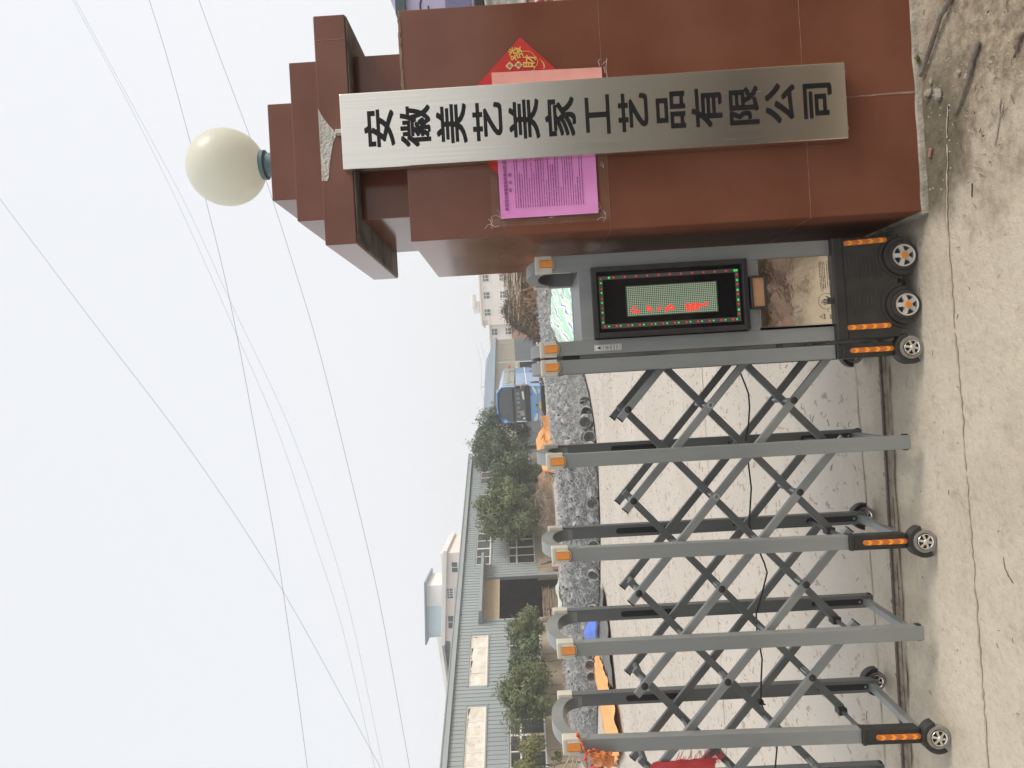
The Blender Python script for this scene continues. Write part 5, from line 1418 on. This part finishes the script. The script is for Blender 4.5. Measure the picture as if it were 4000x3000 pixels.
# ------------------------------------------------------------------ overhead wires
WIRES = [
 (16, [(5.43, 14.66), (2.18, 12.46), (-1.36, 10.06), (-4.91, 8.0), (-9.47, 5.79)], 'steepest wire, dropping from the top edge of the sky to the workshop eave', .0038),
 (26, [(10.35, 12.5), (7.81, 11.31), (5.03, 10.11), (2.03, 8.96), (-.84, 7.91), (-3.69, 7.13), (-5.94, 6.55), (-9.47, 5.93)], 'upper one of the close pair of fine sagging wires', .0044),
 (26.5, [(10.35, 12.44), (7.74, 11.2), (5.02, 9.93), (2.5, 8.93), (-.62, 7.66), (-3.24, 6.87), (-5.72, 6.3), (-9.48, 5.72)], 'lower one of the close pair of fine sagging wires', .0044),
 (15, [(10.22, 10.55), (8.79, 10.19), (6.41, 9.68), (5.17, 9.42), (2.48, 8.93), (-1.4, 8.41), (-3.99, 8.09), (-7.28, 7.8), (-9.39, 7.64)], 'flattest bluish wire, passing just behind the top of the globe lamp', .0044),
 (15, [(10.14, 9.29), (8.83, 8.89), (6.61, 8.19), (5.36, 7.81), (3.46, 7.31), (1.09, 6.74), (-2.22, 6.11), (-5.29, 5.58), (-9.46, 5.06)], 'lowest wire, passing behind the neck of the globe lamp', .0044)]
for Y, L, lab, r in WIRES:
    P_ = [Vector((x*Y/18, Y, EYE + (z-EYE)*Y/18)) for x, z in L]
    P_ = [P_[0] + (P_[0]-P_[1])*1.5] + P_ + [P_[-1] + (P_[-1]-P_[-2])*1.2]
    c = []      # smooth curve through the points
    for i in range(len(P_)-1):
        p0, p1, p2, p3 = P_[max(i-1, 0)], P_[i], P_[i+1], P_[min(i+2, len(P_)-1)]
        for k in range(6):
            t = k/6; c.append(.5*((2*p1) + (p2-p0)*t + (2*p0-5*p1+4*p2-p3)*t*t + (3*p1-p0-3*p2+p3)*t**3))
    c.append(P_[-1])
    tag(MB().tube(c, r, 5).build('overhead_wire', 'wire', None, smooth=True), lab, 'wire', 'overhead wires')
fw = [(-.25, 140, 10.05), (-.25, 140, 9.3), (.6, 140, 9.3)]
for k, (p, q, lab) in enumerate(((fw[0], (9, 150, 11.2), 'faint topmost line running right from the far utility pole'), (fw[2], (9, 150, 10.2), 'faint second line running right from the far utility pole'), (fw[0], (-12, 150, 10.4), 'faint topmost line running left from the far utility pole'), (fw[1], (-12, 150, 9.4), 'faint lower line running left from the far utility pole'))):
    p, q = Vector(p), Vector(q)
    tag(MB().tube([p.lerp(q, t/8) - Vector((0, 0, 1.2*math.sin(PI*t/8)*.5)) for t in range(9)], .022, 4).build('pole_line', 'wire'), lab, 'wire', 'lines on the far pole')

# ------------------------------------------------------------------ what shows past the pillar's outer edge
fbn = empty('shop_sign', (2.22, 4.4, 0)); tag(fbn, 'lavender sign board with black strokes half hidden behind the pillar', 'sign')
MB().box(.09, .9, .0, .12, 1.80, 2.30).build('board', 'lavender', fbn, bevel=.01)
MB().box(.085, .9, -.02, .13, 2.235, 2.295).build('sign_frame', 'teal_grey', fbn)
MB().prism([(.10, 2.293), (.20, 2.33), (.9, 2.52), (.9, 2.293)], .02, .10).build('sign_head', 'lavender', fbn)
MB().box(.0, .9, -.004, .11, 1.83, 1.99).build('sign_foot', 'lavender_dark', fbn)
st_ = MB()
st_.v = []; arcl(st_, .04, 2.145, .045, .010, -.003, 14, R(-110), R(110)); arcl(st_, .13, 2.06, .09, .010, -.003, 18, R(60), R(240)); arcl(st_, .13, 2.0, .10, .010, -.003, 12, R(90), R(170))
st_.build('stroke', 'ink_dark', fbn)
pkt = empty('dark_box', (2.24, 4.4, 0)); tag(pkt, 'dark box edge under the lavender sign behind the pillar', 'box')
MB().box(.0, .8, -.02, .4, 1.745, 1.815).build('box', 'black_plastic', pkt, bevel=.01)
sk2 = empty('plastic_wrapped_bale', (2.24, 4.4, 0)); tag(sk2, 'bale wrapped in crumpled whitish plastic film behind the pillar', 'bale')
MB().grid(lambda u, v: (.02+.9*v + .02*noise.noise((u*9, v*9, 0)), -.03+.04*noise.noise((u*7, v*5, 2)), 1.49+.255*u), 20, 14).build('film', 'plastic_sheet', sk2, smooth=True, solid=.02)
pb = empty('patterned_bag', (2.24, 4.4, 0)); tag(pb, 'red and white patterned bag below the wrapped bale behind the pillar', 'bag')
MB().grid(lambda u, v: (.02+.9*v + .03*noise.noise((u*9, v*9, 4)), -.05+.05*noise.noise((u*7, v*5, 6)), 1.10+.39*u), 20, 14).build('bag', 'patterned_bag', pb, smooth=True, solid=.02)

# ------------------------------------------------------------------ litter at the pillar foot
def twig(pts, r0, r1, label, cat='stick', mat='bark', n=7):
    o = MB(); c = []
    for a, b in zip(pts[:-1], pts[1:]):
        for k in range(4):
            t = k/4; c.append((a[0]+(b[0]-a[0])*t+U(-.003, .003), a[1]+(b[1]-a[1])*t+U(-.003, .003), a[2]+(b[2]-a[2])*t))
    c.append(pts[-1]); o.tube(c, r0, n, r1); tag(o.build('fallen_stick', mat, None, smooth=True), label, cat, 'sticks on the ground by the pillar')
random.seed(77)
mk('stick_grey', (.17, .14, .115), (.24, .20, .165), scale=14, rough=.95, bump=.5)
twig([(1.45, 2.55, .016), (1.30, 2.64, .014), (1.275, 2.69, .02), (1.20, 2.765, .016), (1.155, 2.81, .013), (1.12, 2.85, .012)], .0125, .007, 'long bent grey stick reaching to the foot of the pillar', mat='stick_grey')
twig([(1.085, 2.50, .014), (1.04, 2.528, .013), (.995, 2.552, .013), (.94, 2.60, .010), (.892, 2.655, .007)], .0125, .004, 'curved grey stick tapering to a point on the bare earth', mat='stick_grey')
twig([(1.01, 2.285, .01), (.985, 2.31, .009), (.955, 2.33, .008)], .008, .004, 'short dark stick nearest the bottom edge', mat='stick_dark')
twig([(.825, 2.815, .007), (.79, 2.83, .007)], .0075, .006, 'short reddish stub of stick against the pillar foot', mat='brick_brown')
twig([(.86, 2.41, .004), (.80, 2.42, .005), (.71, 2.45, .004)], .0026, .0012, 'pale dry forked grass stem lying on the earth', mat='stone', n=5)
twig([(.835, 2.40, .004), (.78, 2.425, .005), (.715, 2.452, .004)], .002, .001, 'pale thin grass stem beside the forked one', mat='stone', n=5)
twig([(-.78, 2.49, .003), (-.74, 2.52, .004), (-.70, 2.53, .003)], .002, .001, 'thin dark twig alone on the open concrete', mat='stick_dark', n=4)
twig([(.62, 2.585, .003), (.575, 2.59, .003)], .003, .002, 'tiny dark twig on the concrete before the pillar', mat='stick_dark', n=4)
def pebble(x, y, r, label, mat='stone', sq=.6):
    bm = bmesh.new(); bmesh.ops.create_icosphere(bm, subdivisions=2, radius=1)
    for v in bm.verts: v.co *= 1 + .28*noise.noise(v.co*1.6 + Vector((x*40, y*40, 0)))
    me = bpy.data.meshes.new('pebble'); bm.to_mesh(me); bm.free(); me.materials.append(M[mat])
    o = bpy.data.objects.new('pebble', me); COL.objects.link(o); o.location = (x, y, r*sq*.7); o.scale = (r, r*.8, r*sq); o.rotation_euler.z = x*50
    tag(o, label, 'stone', 'stones by the pillar foot')
pebble(1.037, 2.812, .020, 'larger rounded stone at the pillar foot below the bent stick')
pebble(1.005, 2.745, .022, 'angular pale stone a hand away from the pillar foot')
pebble(1.075, 2.795, .012, 'small flat stone nearest the end of the bent stick')
pebble(1.03, 2.772, .009, 'smallest stone, lying between the two larger ones')
pebble(1.00, 2.58, .013, 'pale stone chip touching the curved stick')
pebble(1.035, 2.62, .011, 'pale stone chip above the curved stick')
wd_ = empty('weed', (1.19, 2.862, 0)); tag(wd_, 'small green weed growing at the foot of the pillar', 'weed')
m_ = MB(); random.seed(4)
for k in range(11):
    a = 2*PI*k/11; L = U(.012, .026); d_ = Vector((math.cos(a), math.sin(a)*.6, U(.4, 1.3))).normalized(); q = d_.cross(Vector((0, 0, 1))).normalized()*L*.35; b_ = Vector((U(-.012, .012), U(-.006, .006), .004))
    m_.add([b_, b_+d_*L*.5+q, b_+d_*L, b_+d_*L*.5-q], [(0, 1, 2, 3)])
m_.build('leaf', 'weed', wd_)
# crumbs of earth, dead leaves and bits of twig over the dirty patch
lt2 = empty('ground_litter', (0, 0, 0)); tag(lt2, 'scattered dead leaves crumbs and twig bits on the earth by the pillar', 'litter', kind='stuff')
random.seed(19); mA, mB_, mC = MB(), MB(), MB()
for i in range(520):
    x, y = U(.45, 2.0), U(1.9, 2.86)
    if random.random() > min(1, (x-.3)/.7): continue
    s_ = U(.0015, .0055)
    mC.add([(x+s_*a*U(.6, 1.2), y+s_*b*U(.6, 1.2), c*s_) for a, b, c in ((-1, -1, 0), (1, -1, 0), (1, 1, 0), (-1, 1, 0), (0, 0, U(.7, 1.3)))], [(0, 1, 4), (1, 2, 4), (2, 3, 4), (3, 0, 4)])
for i in range(46):
    x, y = random.gauss(1.12, .28), random.gauss(2.42, .20)
    if y > 2.84 or x < .55: continue
    n = Vector((U(-.6, .6), U(-.6, .6), 1)).normalized(); t = n.cross(Vector((U(-1, 1), U(-1, 1), 0))).normalized(); q = n.cross(t); s_ = U(.005, .013); c = Vector((x, y, .006))
    mA.add([c-t*s_, c-q*s_*.5+n*.004, c+t*s_, c+q*s_*.45+n*.003], [(0, 1, 2, 3)])
for i in range(60):
    x, y = random.gauss(1.05, .3), random.gauss(2.48, .22)
    if y > 2.85 or x < .3: continue
    a = U(0, PI); L = U(.010, .045); mB_.tube([(x, y, .003), (x+L*.5*math.cos(a), y+L*.5*math.sin(a), .006), (x+L*math.cos(a+.2), y+L*math.sin(a+.2), .003)], U(.0006, .0014), 4)
for i in range(36):
    x, y = U(-1.6, .5), U(2.1, 3.15); a = U(0, PI); L = U(.006, .02)
    mB_.tube([(x, y, .002), (x+L*math.cos(a), y+L*math.sin(a), .002)], U(.0006, .0013), 4)
for i in range(260):      # debris collected in the rail groove
    x = U(-3, .5); y = 3.29 + random.gauss(0, .02); a = U(-.3, .3); L = U(.005, .03)
    mB_.tube([(x, y, .010), (x+L*math.cos(a), y+L*math.sin(a), .013)], U(.0007, .0016), 4)
mA.build('dead_leaf', 'dead_leaf', lt2); mB_.build('twig_bit', 'stick_dark', lt2); mC.build('crumb', 'stone', lt2)
yl = empty('yard_litter', (0, 0, 0)); tag(yl, 'tiny bits of broken twig strewn over the yard concrete', 'litter', kind='stuff')
random.seed(23); m_ = MB()
for i in range(2600):
    y = 3.6 + 13.2*random.random()**.75; x = U(-.62, .18)*y; a = U(0, PI); L = U(.015, .06)*(.6+y*.05); r = U(.0012, .003)*(.6+y*.05)
    m_.tube([(x, y, r), (x+L*.5*math.cos(a), y+L*.5*math.sin(a), r*1.6), (x+L*math.cos(a+.3), y+L*math.sin(a+.3), r)], r, 3)
m_.build('twig_bit', 'stick_brown', yl)
# dry grass and a strip of pale red paving where the photographer stands (seen only in the mirror plate)
vg = empty('dry_verge', (0, 0, 0)); tag(vg, 'dry grass on the verge in front of the gate', 'dry grass', kind='stuff')
random.seed(29); m_ = MB()
for i in range(3000):
    x, y = U(-1.2, 2.2), (U(-.6, 1.3) if i < 2700 else U(1.25, 1.85)); a = U(0, 2*PI); L = U(.05, .28); w_ = U(.002, .005); d_ = Vector((math.cos(a), math.sin(a), U(0, .5))); q = Vector((-d_.y, d_.x, 0))*w_
    p = Vector((x, y, .004)); m_.add([p-q, p+q, p+d_*L*.6+q*.6+Vector((0, 0, .01)), p+d_*L - Vector((0, 0, d_.z*L*.5))], [(0, 1, 2, 3)])
m_.build('blade', 'stick_dark', vg)
pv = MB(); pv.grid(lambda u, v: (-2+4.5*u, 1.33+.34*v+.02*noise.noise((u*14, v*5, 0)), .006), 40, 3)
mk('red_paving', (.29, .195, .165), (.215, .155, .125), scale=5, rough=.9, lo=.4, hi=.6)
tag(pv.build('paving_strip', 'red_paving'), kind='structure')

# unseen bank added behind the camera to darken steel board and mirror plate reflections
bk = empty('unseen_dark_bank', (0, 0, 0)); tag(bk, 'unseen dark scrub bank added behind the camera to darken reflections', 'bank', kind='stuff')
m_ = MB(); random.seed(51)
m_.grid(lambda u, v: (-30+60*u, -7-5*v, (.7+.6*noise.noise((u*22, v*3, 0)))*min(1, v*2.2)), 90, 10); m_.build('earth', 'stick_dark', bk)
m_ = MB()
for i in range(2600):
    x = U(-22, 22); y = U(-9.5, -6.8); p = Vector((x, y, U(0, .8))); n = Vector((U(-1, 1), 1, U(-.5, 1))).normalized(); t = n.cross(Vector((U(-1, 1), U(-1, 1), U(-1, 1)))).normalized(); q = n.cross(t); s_ = U(.12, .4)
    m_.add([p-t*s_, p-q*s_*.4, p+t*s_, p+q*s_*.4], [(0, 1, 2, 3)])
m_.build('leaf', 'leaf_dark', bk)

# ------------------------------------------------------------------ the hazy air
if HAZE:
    hz = MB().box(-130, 130, -30, 190, -1.0, 22.0).build('haze', None); tag(hz, kind='stuff')
    m = bpy.data.materials.new('haze'); m.use_nodes = True; n = m.node_tree.nodes; l = m.node_tree.links
    n.remove(n['Principled BSDF']); pv_ = n.new('ShaderNodeVolumePrincipled')
    pv_.inputs['Color'].default_value = (.96, .97, .98, 1); pv_.inputs['Density'].default_value = HAZE; pv_.inputs['Anisotropy'].default_value = .25
    l.new(pv_.outputs[0], n['Material Output'].inputs['Volume']); hz.data.materials.append(m)
